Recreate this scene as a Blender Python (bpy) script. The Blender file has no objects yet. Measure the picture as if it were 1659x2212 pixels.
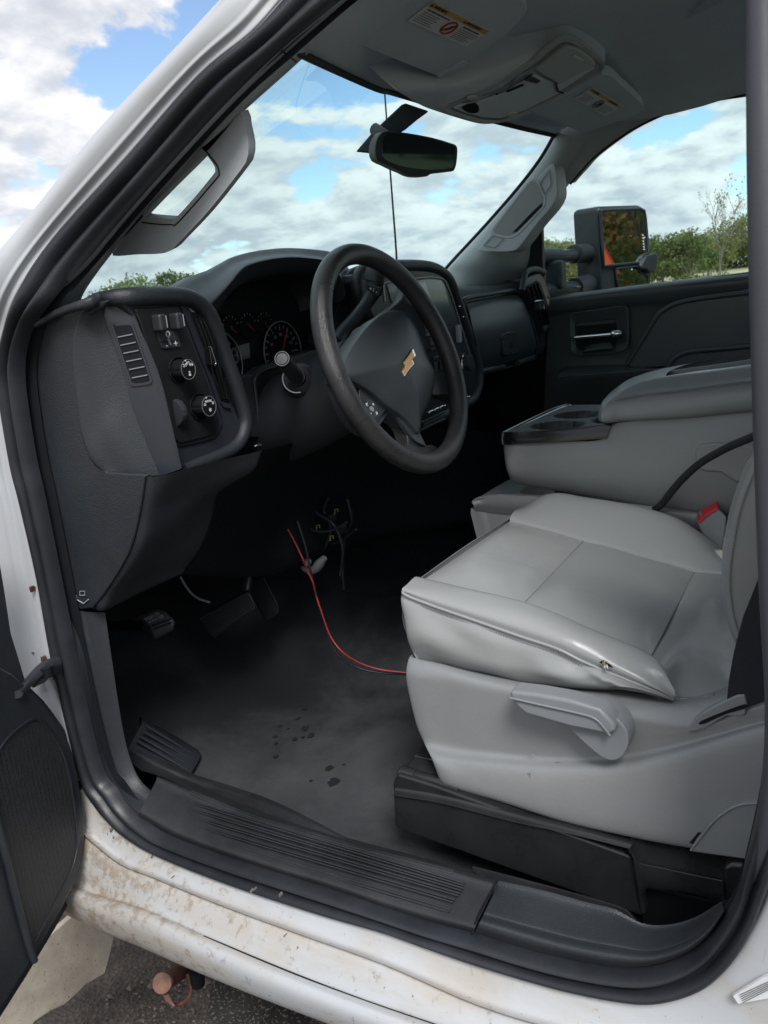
import bpy, bmesh, math, random
import numpy as np
from mathutils import Vector, Matrix

random.seed(7)
# tuning values of light and sky
EXPOSURE = 1.2
SUN_E, SUN_AZ_DEG = 1.4, -50
SKY_STRENGTH, CLOUD = .08, .48
CLX, CLY = 2.2, 8.8
PATCHES = [(330, 110, .10, .22), (470, 10, .08, .16), (650, 240, .15, .15), (1480, 300, .07, .10)]
C = bpy.context.scene.collection
# ---------------------------------------------------------------- camera
# world: X to the rear of the truck, Y into the cab (driver to passenger side), Z up, metres;
# Y = 0 is the driver's door seal, Z = 0 the cab floor, X = 0 the steering wheel hub
CAM_F = 1779.75            # focal length in px of a 1659 px wide picture
CAM_M = np.array([[0.85417, 0.512914, -0.085518], [-0.053621, 0.250464, 0.96664], [0.517222, -0.821089, 0.241442]])
CAM_P = np.array([0.68662, -0.71839, 0.78351])
cam_d = bpy.data.cameras.new('camera')
cam = bpy.data.objects.new('camera', cam_d); C.objects.link(cam)
R = CAM_M.T
cam.matrix_world = Matrix([[*R[0], CAM_P[0]], [*R[1], CAM_P[1]], [*R[2], CAM_P[2]], [0, 0, 0, 1]])
cam_d.sensor_fit = 'VERTICAL'; cam_d.sensor_height = 36.0
cam_d.lens = 36.0 * CAM_F / 2212.0
cam_d.clip_start = 0.02; cam_d.clip_end = 3000
cam_d.dof.use_dof = True; cam_d.dof.focus_distance = 1.25; cam_d.dof.aperture_fstop = 14.0
SC = bpy.context.scene
SC.camera = cam
SC.view_settings.view_transform = 'Standard'; SC.view_settings.look = 'None'
SC.view_settings.exposure = EXPOSURE; SC.view_settings.gamma = 1.0
SC.view_settings.use_curve_mapping = False
SC.cycles.max_bounces = 10; SC.cycles.transparent_max_bounces = 12
SC.cycles.caustics_reflective = False; SC.cycles.caustics_refractive = False

# ---------------------------------------------------------------- sky and sun
SUN_EL, SUN_AZ = math.radians(50), math.radians(SUN_AZ_DEG)    # azimuth measured from +X towards +Y
sun_dir = Vector((math.cos(SUN_EL)*math.cos(SUN_AZ), math.cos(SUN_EL)*math.sin(SUN_AZ), math.sin(SUN_EL)))
sd = bpy.data.lights.new('sun', 'SUN'); sd.energy = SUN_E; sd.angle = math.radians(20); sd.color = (1.0, .97, .94)
so = bpy.data.objects.new('sun', sd); C.objects.link(so)
so.rotation_euler = sun_dir.to_track_quat('Z', 'Y').to_euler(); so.location = (0, -3, 6)

world = bpy.data.worlds.new('World'); SC.world = world; world.use_nodes = True
nt = world.node_tree; nt.nodes.clear()
def wn(t, **k):
    n = nt.nodes.new(t)
    for a, v in k.items(): setattr(n, a, v)
    return n
def lk(a, b): nt.links.new(a, b)
def wmath(op, a, b=None, c=None, clamp=False):
    n = wn('ShaderNodeMath', operation=op); n.use_clamp = clamp
    for i, v in enumerate((a, b, c)):
        if v is None: continue
        if isinstance(v, (int, float)): n.inputs[i].default_value = v
        else: lk(v, n.inputs[i])
    return n.outputs[0]
sky = wn('ShaderNodeTexSky', sky_type='NISHITA'); sky.sun_disc = False
sky.sun_elevation = SUN_EL; sky.sun_rotation = math.atan2(sun_dir.x, sun_dir.y); sky.air_density = 1.0; sky.dust_density = .4; sky.ozone_density = 2.0
tc = wn('ShaderNodeTexCoord'); sep = wn('ShaderNodeSeparateXYZ'); lk(tc.outputs['Generated'], sep.inputs[0])
zc = wmath('MAXIMUM', sep.outputs[2], 0.0); zz = wmath('ADD', zc, 0.30)
cu, cv = wmath('DIVIDE', sep.outputs[0], zz), wmath('DIVIDE', sep.outputs[1], zz)
def cloud(ox, oy, scale, detail, rough):
    cb = wn('ShaderNodeCombineXYZ'); lk(wmath('ADD', cu, ox), cb.inputs[0]); lk(wmath('ADD', cv, oy), cb.inputs[1]); cb.inputs[2].default_value = .37
    n = wn('ShaderNodeTexNoise'); n.inputs['Scale'].default_value = scale; n.inputs['Detail'].default_value = detail
    n.inputs['Roughness'].default_value = rough; n.inputs['Distortion'].default_value = .15; lk(cb.outputs[0], n.inputs['Vector'])
    return n.outputs['Fac']
dens = cloud(CLX, CLY, 2.9, 10, .56); dens2 = cloud(CLX + .045, CLY - .05, 2.9, 10, .56); big = cloud(CLX + 9.3, CLY + 2.2, .4, 2, .5)
cover = wmath('ADD', dens, wmath('MULTIPLY', wmath('SUBTRACT', big, .5), .35))
# two clear patches of blue between the clouds
def patch(d, rad, amt):
    dv = wn('ShaderNodeVectorMath', operation='DISTANCE'); lk(tc.outputs['Generated'], dv.inputs[0]); dv.inputs[1].default_value = d
    return wmath('MULTIPLY', wmath('SUBTRACT', 1.0, wmath('DIVIDE', dv.outputs['Value'], rad), clamp=True), amt)
for (px_, py_, rad, amt) in PATCHES:
    v = CAM_M.T @ np.array([(px_ - 829.5) / CAM_F, -(py_ - 1106) / CAM_F, -1.0]); v /= np.linalg.norm(v)
    cover = wmath('SUBTRACT', cover, patch(tuple(v), rad, amt))
mr = wn('ShaderNodeMapRange', interpolation_type='SMOOTHSTEP'); lk(cover, mr.inputs[0]); mr.inputs[1].default_value = .385; mr.inputs[2].default_value = .448
shade = wmath('SUBTRACT', dens2, dens)
lit = wn('ShaderNodeMapRange', interpolation_type='SMOOTHSTEP'); lk(shade, lit.inputs[0]); lit.inputs[1].default_value = -.09; lit.inputs[2].default_value = .10
thick = wn('ShaderNodeMapRange', interpolation_type='SMOOTHSTEP'); lk(cover, thick.inputs[0]); thick.inputs[1].default_value = .48; thick.inputs[2].default_value = .74
litf = wmath('SUBTRACT', wmath('SUBTRACT', 1.0, wmath('MULTIPLY', lit.outputs[0], .75)), wmath('MULTIPLY', thick.outputs[0], .45), clamp=True)
cm = wn('ShaderNodeMix', data_type='RGBA'); lk(litf, cm.inputs['Factor'])
cm.inputs['A'].default_value = (*[c * CLOUD / SKY_STRENGTH for c in (.50, .54, .63)], 1); cm.inputs['B'].default_value = (*[c * CLOUD / SKY_STRENGTH for c in (1.0, 1.0, 1.01)], 1)
# far clouds pale towards the horizon
hz = wn('ShaderNodeMapRange'); lk(zc, hz.inputs[0]); hz.inputs[1].default_value = 0; hz.inputs[2].default_value = .07; hz.inputs[3].default_value = .35; hz.inputs[4].default_value = 0
fm = wn('ShaderNodeMix', data_type='RGBA'); lk(mr.outputs[0], fm.inputs['Factor']); lk(sky.outputs[0], fm.inputs['A']); lk(cm.outputs['Result'], fm.inputs['B'])
hm = wn('ShaderNodeMix', data_type='RGBA'); lk(hz.outputs[0], hm.inputs['Factor']); lk(fm.outputs['Result'], hm.inputs['A']); hm.inputs['B'].default_value = (*[c * CLOUD / SKY_STRENGTH for c in (.80, .86, .93)], 1)
bg = wn('ShaderNodeBackground'); bg.inputs['Strength'].default_value = SKY_STRENGTH; lk(hm.outputs['Result'], bg.inputs['Color'])
out = wn('ShaderNodeOutputWorld'); lk(bg.outputs[0], out.inputs[0])

# ---------------------------------------------------------------- helpers
CROP = {'c1': (0, 0, 2), 'c2': (829.5, 0, 2), 'c3': (0, 553, 2), 'c4': (829.5, 553, 2), 'c5': (0, 1106, 2), 'c6': (829.5, 1106, 2),
        'c7': (0, 1520.8, 2), 'c8': (829.5, 1520.8, 2), 'z1': (656.7, 501.2, 4), 'z2': (207.4, 622.2, 4), 'z3': (449.3, 535.8, 4),
        'z4': (1002.4, 570.3, 4), 'z5': (674, 0, 2.461), 'z6': (1140.6, 380.2, 3.31), 's': (0, 0, 1)}
def on(px, py, ax, d):
    v = CAM_M.T @ np.array([(px - 829.5) / CAM_F, -(py - 1106) / CAM_F, -1.0]); i = 'XYZ'.index(ax)
    return CAM_P + v * ((d - CAM_P[i]) / v[i])
def L(crop, pts, d=0.0, ax='Y'):
    """measured points of the photograph -> points in the cab, each on the plane ax = d (a third number overrides d)"""
    ox, oy, k = CROP[crop]
    return np.array([on(ox + p[0] / k, oy + p[1] / k, ax, p[2] if len(p) > 2 else d) for p in pts])
def onplane(crop, pts, p0, n):
    ox, oy, k = CROP[crop]; r = []
    for p in pts:
        v = CAM_M.T @ np.array([(ox + p[0] / k - 829.5) / CAM_F, -(oy + p[1] / k - 1106) / CAM_F, -1.0])
        r.append(CAM_P + v * (np.dot(np.array(p0) - CAM_P, n) / np.dot(v, n)))
    return np.array(r)
def cr(P, n, closed=False):
    """Catmull-Rom through P, n steps per span"""
    P = np.asarray(P, float)
    if n <= 1: return P
    k = len(P)
    ext = np.concatenate([P[-1:], P, P[:2]]) if closed else np.concatenate([2 * P[:1] - P[1:2], P, 2 * P[-1:] - P[-2:-1]])
    o = []
    for i in range(k if closed else k - 1):
        a, b, c, d = ext[i:i + 4]
        for t in np.arange(n) / n:
            o.append(.5 * ((2 * b) + (c - a) * t + (2 * a - 5 * b + 4 * c - d) * t * t + (3 * b - a - 3 * c + d) * t ** 3))
    if not closed: o.append(P[-1])
    return np.array(o)
def resample(P, n, closed=False):
    P = np.asarray(P, float); Q = np.concatenate([P, P[:1]]) if closed else P
    s = np.concatenate([[0], np.cumsum(np.linalg.norm(np.diff(Q, axis=0), axis=1))])
    t = np.linspace(0, s[-1], n + 1)[:-1] if closed else np.linspace(0, s[-1], n)
    return np.stack([np.interp(t, s, Q[:, i]) for i in range(Q.shape[1])], 1)
def link(name, me, mat, parent=None, smooth=40, bevel=0, seg=2, kind=None):
    o = bpy.data.objects.new(name, me); C.objects.link(o)
    if mat is not None:
        if isinstance(mat, (list, tuple)):
            for m in mat: me.materials.append(m)
        else: me.materials.append(mat)
    if smooth and len(me.polygons):
        me.shade_smooth(); me.set_sharp_from_angle(angle=math.radians(smooth))
    if bevel:
        b = o.modifiers.new('bevel', 'BEVEL'); b.width = bevel; b.segments = seg; b.limit_method = 'ANGLE'; b.angle_limit = math.radians(35); b.harden_normals = True
    if parent is not None:
        o.parent = parent
        o.matrix_parent_inverse = Matrix.Translation(-world_loc(parent))
    if kind: o['kind'] = kind
    return o
def world_loc(o):
    v = Vector((0, 0, 0))
    while o is not None:
        v += o.location
        if o.parent is not None: v += o.matrix_parent_inverse.translation
        o = o.parent
    return v
def mesh(verts, faces, name='m', recalc=True):
    me = bpy.data.meshes.new(name); me.from_pydata([tuple(map(float, v)) for v in verts], [], [tuple(map(int, f)) for f in faces])
    if recalc:
        bm = bmesh.new(); bm.from_mesh(me); bmesh.ops.recalc_face_normals(bm, faces=bm.faces); bm.to_mesh(me); bm.free()
    return me
def thing(name, label, cat, loc=(0, 0, 0), group=None, kind=None):
    o = bpy.data.objects.new(name, None); C.objects.link(o); o.location = tuple(map(float, loc)); o.empty_display_size = .05
    o['label'] = label; o['category'] = cat
    if group: o['group'] = group
    if kind: o['kind'] = kind
    return o
def tag(o, label, cat, group=None, kind=None):
    o['label'] = label; o['category'] = cat
    if group: o['group'] = group
    if kind: o['kind'] = kind
    return o
def grid_faces(r, c, cu_=False, cv_=False, off=0):
    f = []
    for i in range(r if cu_ else r - 1):
        for j in range(c if cv_ else c - 1):
            a, b = i * c + j, i * c + (j + 1) % c; d, e = ((i + 1) % r) * c + j, ((i + 1) % r) * c + (j + 1) % c
            f.append((a + off, b + off, e + off, d + off))
    return f
def dense(rows, nu=4, nv=4, closed_u=False, closed_v=False):
    G = np.array(rows, float)
    G = np.array([cr(G[i], nv, closed_v) for i in range(len(G))])
    G = np.stack([cr(G[:, j], nu, closed_u) for j in range(G.shape[1])], 1)
    return G
def surf(name, rows, mat, parent=None, nu=4, nv=4, closed_u=False, closed_v=False, puff=None, thick=0, smooth=50, caps=False, kind=None, shape=None, mud=None):
    """smooth sheet through a net of points; puff = (height vector, power) swells it between its edges; thick gives it a second side"""
    G = dense(rows, nu, nv, closed_u, closed_v)
    r, c = G.shape[:2]
    if puff is not None:
        u = np.abs(np.linspace(-1, 1, r))[:, None]; v = np.abs(np.linspace(-1, 1, c))[None, :]
        w = (1 - u ** puff[1]) * (1 - v ** puff[1]); G = G + w[..., None] * np.array(puff[0])
    if shape is not None: G = shape(G)
    f = grid_faces(r, c, closed_u, closed_v)
    if caps:
        f.append(tuple(range(c))); f.append(tuple((r - 1) * c + j for j in range(c)))
    o = link(name, mesh(G.reshape(-1, 3), f, name, recalc=caps), mat, parent, smooth, kind=kind)
    if mud is not None:
        at_ = o.data.attributes.new('mud', 'FLOAT', 'POINT'); at_.data.foreach_set('value', mud(r, c).reshape(-1).astype(np.float32))
    if thick:
        s = o.modifiers.new('solid', 'SOLIDIFY'); s.thickness = thick; s.offset = 0
    return o
def plate(name, outline, ext, mat, parent=None, bevel=.002, seg=2, sm=0, kind=None, smooth=35):
    """flat piece: outline pushed along ext"""
    P = np.asarray(outline, float)
    if sm: P = cr(P, sm, True)
    n = len(P); e = np.array(ext, float)
    V = np.concatenate([P, P + e])
    f = [tuple(range(n)), tuple(range(2 * n - 1, n - 1, -1))] + [(i, (i + 1) % n, n + (i + 1) % n, n + i) for i in range(n)]
    return link(name, mesh(V, f, name), mat, parent, smooth, bevel, seg, kind=kind)
def ring(name, outer, inner, ext, mat, parent=None, bevel=.002, seg=2, n=48, sm=6, kind=None):
    """frame: outer and inner outline, pushed along ext"""
    O = resample(cr(outer, sm, True), n, True); I = resample(cr(inner, sm, True), n, True)
    k = np.argmin(np.linalg.norm(I - O[0], axis=1)); I = np.roll(I, -k, 0)
    if np.linalg.norm(I[n // 4] - O[n // 4]) > np.linalg.norm(I[-n // 4] - O[n // 4]): I = np.roll(I[::-1], 1, 0)
    e = np.array(ext, float); V = np.concatenate([O, I, I + e, O + e])
    return link(name, mesh(V, grid_faces(4, n, True, True), name), mat, parent, 35, bevel, seg, kind=kind)
def tube(name, path, r, mat, parent=None, sm=4, seg=12, closed=False, flat=None, kind=None, cap=True):
    """round bar along a path; r a number or one per point; flat = (vector, factor) squeezes it along a direction"""
    P = np.asarray(path, float); rr = np.full(len(P), r, float) if np.isscalar(r) else np.asarray(r, float)
    Q = cr(np.concatenate([P, rr[:, None]], 1), sm, closed); P, rr = Q[:, :3], Q[:, 3]
    k = len(P); T = np.roll(P, -1, 0) - np.roll(P, 1, 0) if closed else np.gradient(P, axis=0)
    T /= np.linalg.norm(T, axis=1)[:, None] + 1e-12
    up = np.array([0, 0, 1.0]) if abs(T[0][2]) < .9 else np.array([1.0, 0, 0])
    N = np.cross(T[0], up); N /= np.linalg.norm(N); V = []
    for i in range(k):
        N = N - T[i] * N.dot(T[i]); N /= np.linalg.norm(N); B = np.cross(T[i], N)
        for a in range(seg):
            th = 2 * math.pi * a / seg; w = rr[i] * (math.cos(th) * N + math.sin(th) * B)
            if flat is not None:
                d = np.array(flat[0]); d = d / np.linalg.norm(d); w = w - d * w.dot(d) * (1 - flat[1])
            V.append(P[i] + w)
    f = grid_faces(k, seg, closed, True)
    if cap and not closed: f += [tuple(range(seg)), tuple((k - 1) * seg + j for j in range(seg))]
    return link(name, mesh(V, f, name), mat, parent, 50, kind=kind)
def box(name, c, dims, mat, parent=None, bevel=.003, rot=None, seg=2, kind=None):
    h = np.array(dims) / 2; V = np.array([[x, y, z] for x in (-1, 1) for y in (-1, 1) for z in (-1, 1)]) * h
    if rot is not None: V = V @ np.array(rot).T
    f = [(0, 1, 3, 2), (4, 6, 7, 5), (0, 4, 5, 1), (2, 3, 7, 6), (0, 2, 6, 4), (1, 5, 7, 3)]
    return link(name, mesh(V + np.array(c), f, name), mat, parent, 35, bevel, seg, kind=kind)
def frame(axis, up=(0, 0, 1)):
    a = np.array(axis, float); a /= np.linalg.norm(a); u = np.array(up, float); u = u - a * u.dot(a); u /= np.linalg.norm(u)
    return np.cross(u, a), u, a            # right, up, axis
def lathe(name, c, axis, prof, mat, parent=None, seg=40, sm=1, smooth=35, up=(0, 0, 1), flute=None, kind=None, loop=False):
    """turned shape: prof = (radius, distance along the axis)"""
    rgt, u, a = frame(axis, up); prof = cr(np.array(prof, float), sm); V = []
    for (r, h) in prof:
        for k in range(seg):
            th = 2 * math.pi * k / seg; q = r * (1 - (flute[1] if flute and (k % flute[0] == 0) else 0))
            V.append(np.array(c) + a * h + q * (math.cos(th) * rgt + math.sin(th) * u))
    f = grid_faces(len(prof), seg, loop, True) + ([] if loop else [tuple(range(seg)), tuple((len(prof) - 1) * seg + j for j in range(seg))])
    return link(name, mesh(V, f, name), mat, parent, smooth, kind=kind)
def text(name, body, c, right, up, size, mat, parent=None, align='CENTER', extrude=.0002, kind=None, bold=0):
    cu_ = bpy.data.curves.new(name, 'FONT'); cu_.body = body; cu_.size = size; cu_.align_x = align; cu_.align_y = 'CENTER'; cu_.extrude = extrude; cu_.offset = bold
    cu_.resolution_u = 2
    t = bpy.data.objects.new(name, cu_); C.objects.link(t)
    me = bpy.data.meshes.new_from_object(t.evaluated_get(bpy.context.evaluated_depsgraph_get())); bpy.data.objects.remove(t); bpy.data.curves.remove(cu_)
    r = np.array(right, float); r /= np.linalg.norm(r); u = np.array(up, float); u -= r * u.dot(r); u /= np.linalg.norm(u); n = np.cross(r, u)
    me.transform(Matrix([[r[0], u[0], n[0], c[0]], [r[1], u[1], n[1], c[1]], [r[2], u[2], n[2], c[2]], [0, 0, 0, 1]]))
    return link(name, me, mat, parent, 0, kind=kind)
def join_text(name, items, mat, parent):
    """several short strings printed on one surface: one mesh"""
    bm = bmesh.new()
    for it in items:
        o = text('t', *it[:5], mat, None, **(it[5] if len(it) > 5 else {}))
        bm.from_mesh(o.data); bpy.data.objects.remove(o)
    me = bpy.data.meshes.new(name); bm.to_mesh(me); bm.free()
    return link(name, me, mat, parent, 0)

# ---------------------------------------------------------------- materials
def M(name, col, rough=.5, metal=0, grain=0, bump=.15, var=0, varscale=6, spec=.5, coat=0, kind='noise', sheen=0, crease=0):
    m = bpy.data.materials.new(name); m.use_nodes = True; t = m.node_tree; b = t.nodes['Principled BSDF']
    b.inputs['Base Color'].default_value = (*col, 1); b.inputs['Roughness'].default_value = rough; b.inputs['Metallic'].default_value = metal
    b.inputs['Specular IOR Level'].default_value = spec; b.inputs['Coat Weight'].default_value = coat; b.inputs['Sheen Weight'].default_value = sheen
    co = t.nodes.new('ShaderNodeTexCoord')
    if grain:
        if kind == 'leather':
            n = t.nodes.new('ShaderNodeTexVoronoi'); n.feature = 'SMOOTH_F1'; n.inputs['Smoothness'].default_value = .4; o = n.outputs['Distance']
        else:
            n = t.nodes.new('ShaderNodeTexNoise'); n.inputs['Detail'].default_value = 3; o = n.outputs['Fac']
        n.inputs['Scale'].default_value = grain; t.links.new(co.outputs['Object'], n.inputs['Vector'])
        bp = t.nodes.new('ShaderNodeBump'); bp.inputs['Strength'].default_value = bump; bp.inputs['Distance'].default_value = .002
        t.links.new(o, bp.inputs['Height']); t.links.new(bp.outputs[0], b.inputs['Normal'])
        if crease:
            n3 = t.nodes.new('ShaderNodeTexNoise'); n3.inputs['Scale'].default_value = 11; n3.inputs['Detail'].default_value = 3; n3.inputs['Distortion'].default_value = 1.2; t.links.new(co.outputs['Object'], n3.inputs['Vector'])
            b3 = t.nodes.new('ShaderNodeBump'); b3.inputs['Strength'].default_value = crease; b3.inputs['Distance'].default_value = .02; t.links.new(n3.outputs['Fac'], b3.inputs['Height']); t.links.new(b3.outputs[0], bp.inputs['Normal'])
    if var:
        n2 = t.nodes.new('ShaderNodeTexNoise'); n2.inputs['Scale'].default_value = varscale; n2.inputs['Detail'].default_value = 6; n2.inputs['Roughness'].default_value = .65
        t.links.new(co.outputs['Object'], n2.inputs['Vector'])
        r = t.nodes.new('ShaderNodeMapRange'); r.inputs[1].default_value = .3; r.inputs[2].default_value = .7; r.inputs[3].default_value = 1 - var; r.inputs[4].default_value = 1 + var
        t.links.new(n2.outputs['Fac'], r.inputs[0])
        mx = t.nodes.new('ShaderNodeVectorMath'); mx.operation = 'SCALE'; mx.inputs[0].default_value = col; t.links.new(r.outputs[0], mx.inputs['Scale'])
        t.links.new(mx.outputs[0], b.inputs['Base Color'])
        r2 = t.nodes.new('ShaderNodeMapRange'); r2.inputs[1].default_value = .3; r2.inputs[2].default_value = .7; r2.inputs[3].default_value = rough - .08; r2.inputs[4].default_value = min(1, rough + .12)
        t.links.new(n2.outputs['Fac'], r2.inputs[0]); t.links.new(r2.outputs[0], b.inputs['Roughness'])
    return m
mt = {}
mt['grain'] = M('black grained plastic', (.026, .030, .036), .42, grain=620, bump=.45, var=.12, varscale=9)
mt['grain_lo'] = M('black moulded plastic', (.030, .034, .040), .46, grain=500, bump=.3, var=.15, varscale=5)
mt['satin'] = M('satin charcoal plastic', (.026, .030, .038), .36, grain=900, bump=.1, var=.06)
mt['panel'] = M('smooth black panel', (.012, .013, .015), .42, grain=900, bump=.06)
mt['piano'] = M('gloss black plastic', (.009, .009, .010), .16)
mt['rubber'] = M('black rubber', (.018, .0205, .026), .43, grain=300, bump=.12, var=.3, varscale=12)
mt['rubber_dusty'] = M('dusty black rubber', (.022, .023, .027), .60, grain=240, bump=.2, var=.45, varscale=10)
mt['riser'] = M('black painted steel', (.018, .0195, .021), .28, grain=160, bump=.05, var=.25, varscale=14)
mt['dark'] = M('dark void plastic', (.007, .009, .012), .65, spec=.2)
mt['matte'] = M('matte black cap', (.010, .011, .013), .7, spec=.08)
mt['doorp'] = M('black plastic with painted light', (.050, .060, .065), .40, grain=500, bump=.15, var=.1, varscale=6)  # lighter copy of the black plastic, teal window light put into its colour
mt['wheel'] = M('steering wheel rubber', (.032, .032, .034), .31, grain=800, bump=.30, var=.35, varscale=15, kind='leather')
mt['airbag'] = M('airbag cover plastic', (.045, .053, .058), .42, grain=800, bump=.2)
mt['trim'] = M('grey interior trim', (.40, .43, .46), .55, grain=700, bump=.3, var=.05)
mt['head'] = M('grey headliner cloth', (.57, .63, .71), .95, grain=900, bump=.5, var=.05, spec=.2)
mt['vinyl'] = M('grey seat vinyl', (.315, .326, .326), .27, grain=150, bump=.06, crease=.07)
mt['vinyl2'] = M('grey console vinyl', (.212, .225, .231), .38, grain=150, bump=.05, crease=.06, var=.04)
mt['shield'] = M('grey grained plastic', (.235, .245, .252), .40, grain=260, bump=.12, var=.05, varscale=9)
mt['lever'] = M('smooth grey plastic', (.222, .237, .252), .38, grain=900, bump=.05)
mt['thread'] = M('grey thread', (.16, .165, .17), .8)
mt['chrome'] = M('chrome', (.8, .8, .8), .12, 1)
mt['silver'] = M('silver paint', (.5, .52, .54), .33, .7)
mt['gold'] = M('gold emblem', (.78, .43, .13), .35, .35)
mt['whitep'] = M('white print', (.75, .77, .78), .6)
mt['greyp'] = M('grey print', (.18, .19, .2), .6)
mt['redp'] = M('red plastic', (.55, .03, .04), .4)
mt['redw'] = M('red wire', (.30, .03, .03), .45)
mt['needle'] = M('red needle', (.35, .03, .03), .5)
mt['brass'] = M('brass connector', (.34, .27, .11), .4, .6)
mt['paper'] = M('white label paper', (.74, .76, .77), .6, var=.04)
mt['yellow'] = M('yellow label print', (.55, .40, .15), .6)
mt['ink'] = M('dark ink', (.03, .03, .035), .6)
mt['screen'] = M('dark screen', (.10, .125, .135), .18, coat=.5)
mt['webbing'] = M('black webbing', (.014, .015, .020), .85, grain=800, bump=.4)
mt['belt'] = M('buckle grey plastic', (.23, .24, .25), .5, grain=500, bump=.1)
mt['rust'] = M('rusty red paint', (.12, .04, .032), .75, grain=120, bump=.5, var=.6, varscale=25)
mt['rustface'] = M('rusty pale face', (.17, .09, .068), .8, grain=100, bump=.4, var=.5, varscale=40)
mt['orange'] = M('orange reflector', (.95, .13, .03), .5)
mt['bark'] = M('grey bark', (.17, .15, .12), .9, grain=30, bump=.6, var=.3)
mt['mirror'] = M('mirror glass', (.80, .84, .82), .01, 1)
mt['rvglass'] = M('dark mirror glass', (.05, .06, .06), .03, 1)
mt['lens'] = M('lamp lens', (.55, .56, .56), .25)
mt['tuft'] = M('torn foam', (.45, .38, .28), .9)
mt['pillar'] = M('rubber with painted sky sheen', (.045, .048, .060), .6, grain=200, bump=.08, var=.1)
mt['wet'] = M('damp spot', (.020, .022, .025), .45)

def paint_dirty():
    m = bpy.data.materials.new('white paint with road dirt'); m.use_nodes = True; t = m.node_tree; b = t.nodes['Principled BSDF']; n = t.nodes; l = t.links
    co = n.new('ShaderNodeTexCoord'); sp = n.new('ShaderNodeSeparateXYZ'); l.new(co.outputs['Object'], sp.inputs[0])
    def noise(s, d, r, dist=0, stretch=None):
        q = n.new('ShaderNodeTexNoise'); q.inputs['Scale'].default_value = s; q.inputs['Detail'].default_value = d; q.inputs['Roughness'].default_value = r; q.inputs['Distortion'].default_value = dist
        if stretch:
            mp = n.new('ShaderNodeMapping'); mp.inputs['Scale'].default_value = stretch; l.new(co.outputs['Object'], mp.inputs[0]); l.new(mp.outputs[0], q.inputs['Vector'])
        else: l.new(co.outputs['Object'], q.inputs['Vector'])
        return q.outputs['Fac']
    def mp(v, a, b_, c=0, d=1, smooth=True):
        q = n.new('ShaderNodeMapRange'); q.interpolation_type = 'SMOOTHSTEP' if smooth else 'LINEAR'
        l.new(v, q.inputs[0]); q.inputs[1].default_value = a; q.inputs[2].default_value = b_; q.inputs[3].default_value = c; q.inputs[4].default_value = d; return q.outputs[0]
    def mul(a, b_):
        q = n.new('ShaderNodeMath'); q.operation = 'MULTIPLY'
        for i, v in enumerate((a, b_)):
            if isinstance(v, float): q.inputs[i].default_value = v
            else: l.new(v, q.inputs[i])
        return q.outputs[0]
    def mix(f, A, B):
        q = n.new('ShaderNodeMix'); q.data_type = 'RGBA'; l.new(f, q.inputs['Factor'])
        for s, v in (('A', A), ('B', B)):
            if isinstance(v, tuple): q.inputs[s].default_value = (*v, 1)
            else: l.new(v, q.inputs[s])
        return q.outputs['Result']
    low = mp(sp.outputs[2], .30, -.01)                       # mud thrown up from the road reaches only so high
    front = mp(sp.outputs[0], .10, -.28)                     # and most of it behind the front wheel
    a = n.new('ShaderNodeMath'); a.operation = 'ADD'; l.new(mul(low, .10), a.inputs[0]); l.new(mul(mul(low, front), .09), a.inputs[1])
    s1 = n.new('ShaderNodeMath'); s1.operation = 'ADD'; l.new(noise(11, 9, .66, .4, (.45, 1, 1.5)), s1.inputs[0]); l.new(a.outputs[0], s1.inputs[1])
    at_m = n.new('ShaderNodeAttribute'); at_m.attribute_name = 'mud'
    s1b = n.new('ShaderNodeMath'); s1b.operation = 'ADD'; l.new(s1.outputs[0], s1b.inputs[0]); l.new(mul(at_m.outputs['Fac'], .17), s1b.inputs[1])
    film = mp(s1b.outputs[0], .52, .84)
    s2 = n.new('ShaderNodeMath'); s2.operation = 'ADD'; l.new(noise(58, 8, .75, .2), s2.inputs[0]); l.new(a.outputs[0], s2.inputs[1])
    s2b = n.new('ShaderNodeMath'); s2b.operation = 'ADD'; l.new(s2.outputs[0], s2b.inputs[0]); l.new(mul(at_m.outputs['Fac'], .10), s2b.inputs[1])
    clump = mp(s2b.outputs[0], .71, .88)
    s3 = n.new('ShaderNodeMath'); s3.operation = 'ADD'; l.new(noise(150, 3, .6), s3.inputs[0]); l.new(mul(low, .09), s3.inputs[1])
    spat = mp(s3.outputs[0], .785, .81)
    scr = mul(mp(noise(70, 2, .5, 1.5, (1, 1, .12)), .70, .73), low)
    c = mix(mul(film, .68), (.49, .51, .535), (.43, .38, .31))
    c = mix(mul(clump, .8), c, (.33, .25, .16)); c = mix(mul(spat, .85), c, (.12, .085, .06)); c = mix(mul(scr, .5), c, (.30, .22, .15))
    l.new(c, b.inputs['Base Color']); b.inputs['Coat Weight'].default_value = .25; b.inputs['Coat Roughness'].default_value = .15
    l.new(mp(film, 0, 1, .30, .8, False), b.inputs['Roughness'])
    bp = n.new('ShaderNodeBump'); bp.inputs['Strength'].default_value = .5; bp.inputs['Distance'].default_value = .002; l.new(clump, bp.inputs['Height']); l.new(bp.outputs[0], b.inputs['Normal'])
    return m
mt['paint'] = paint_dirty()

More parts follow.
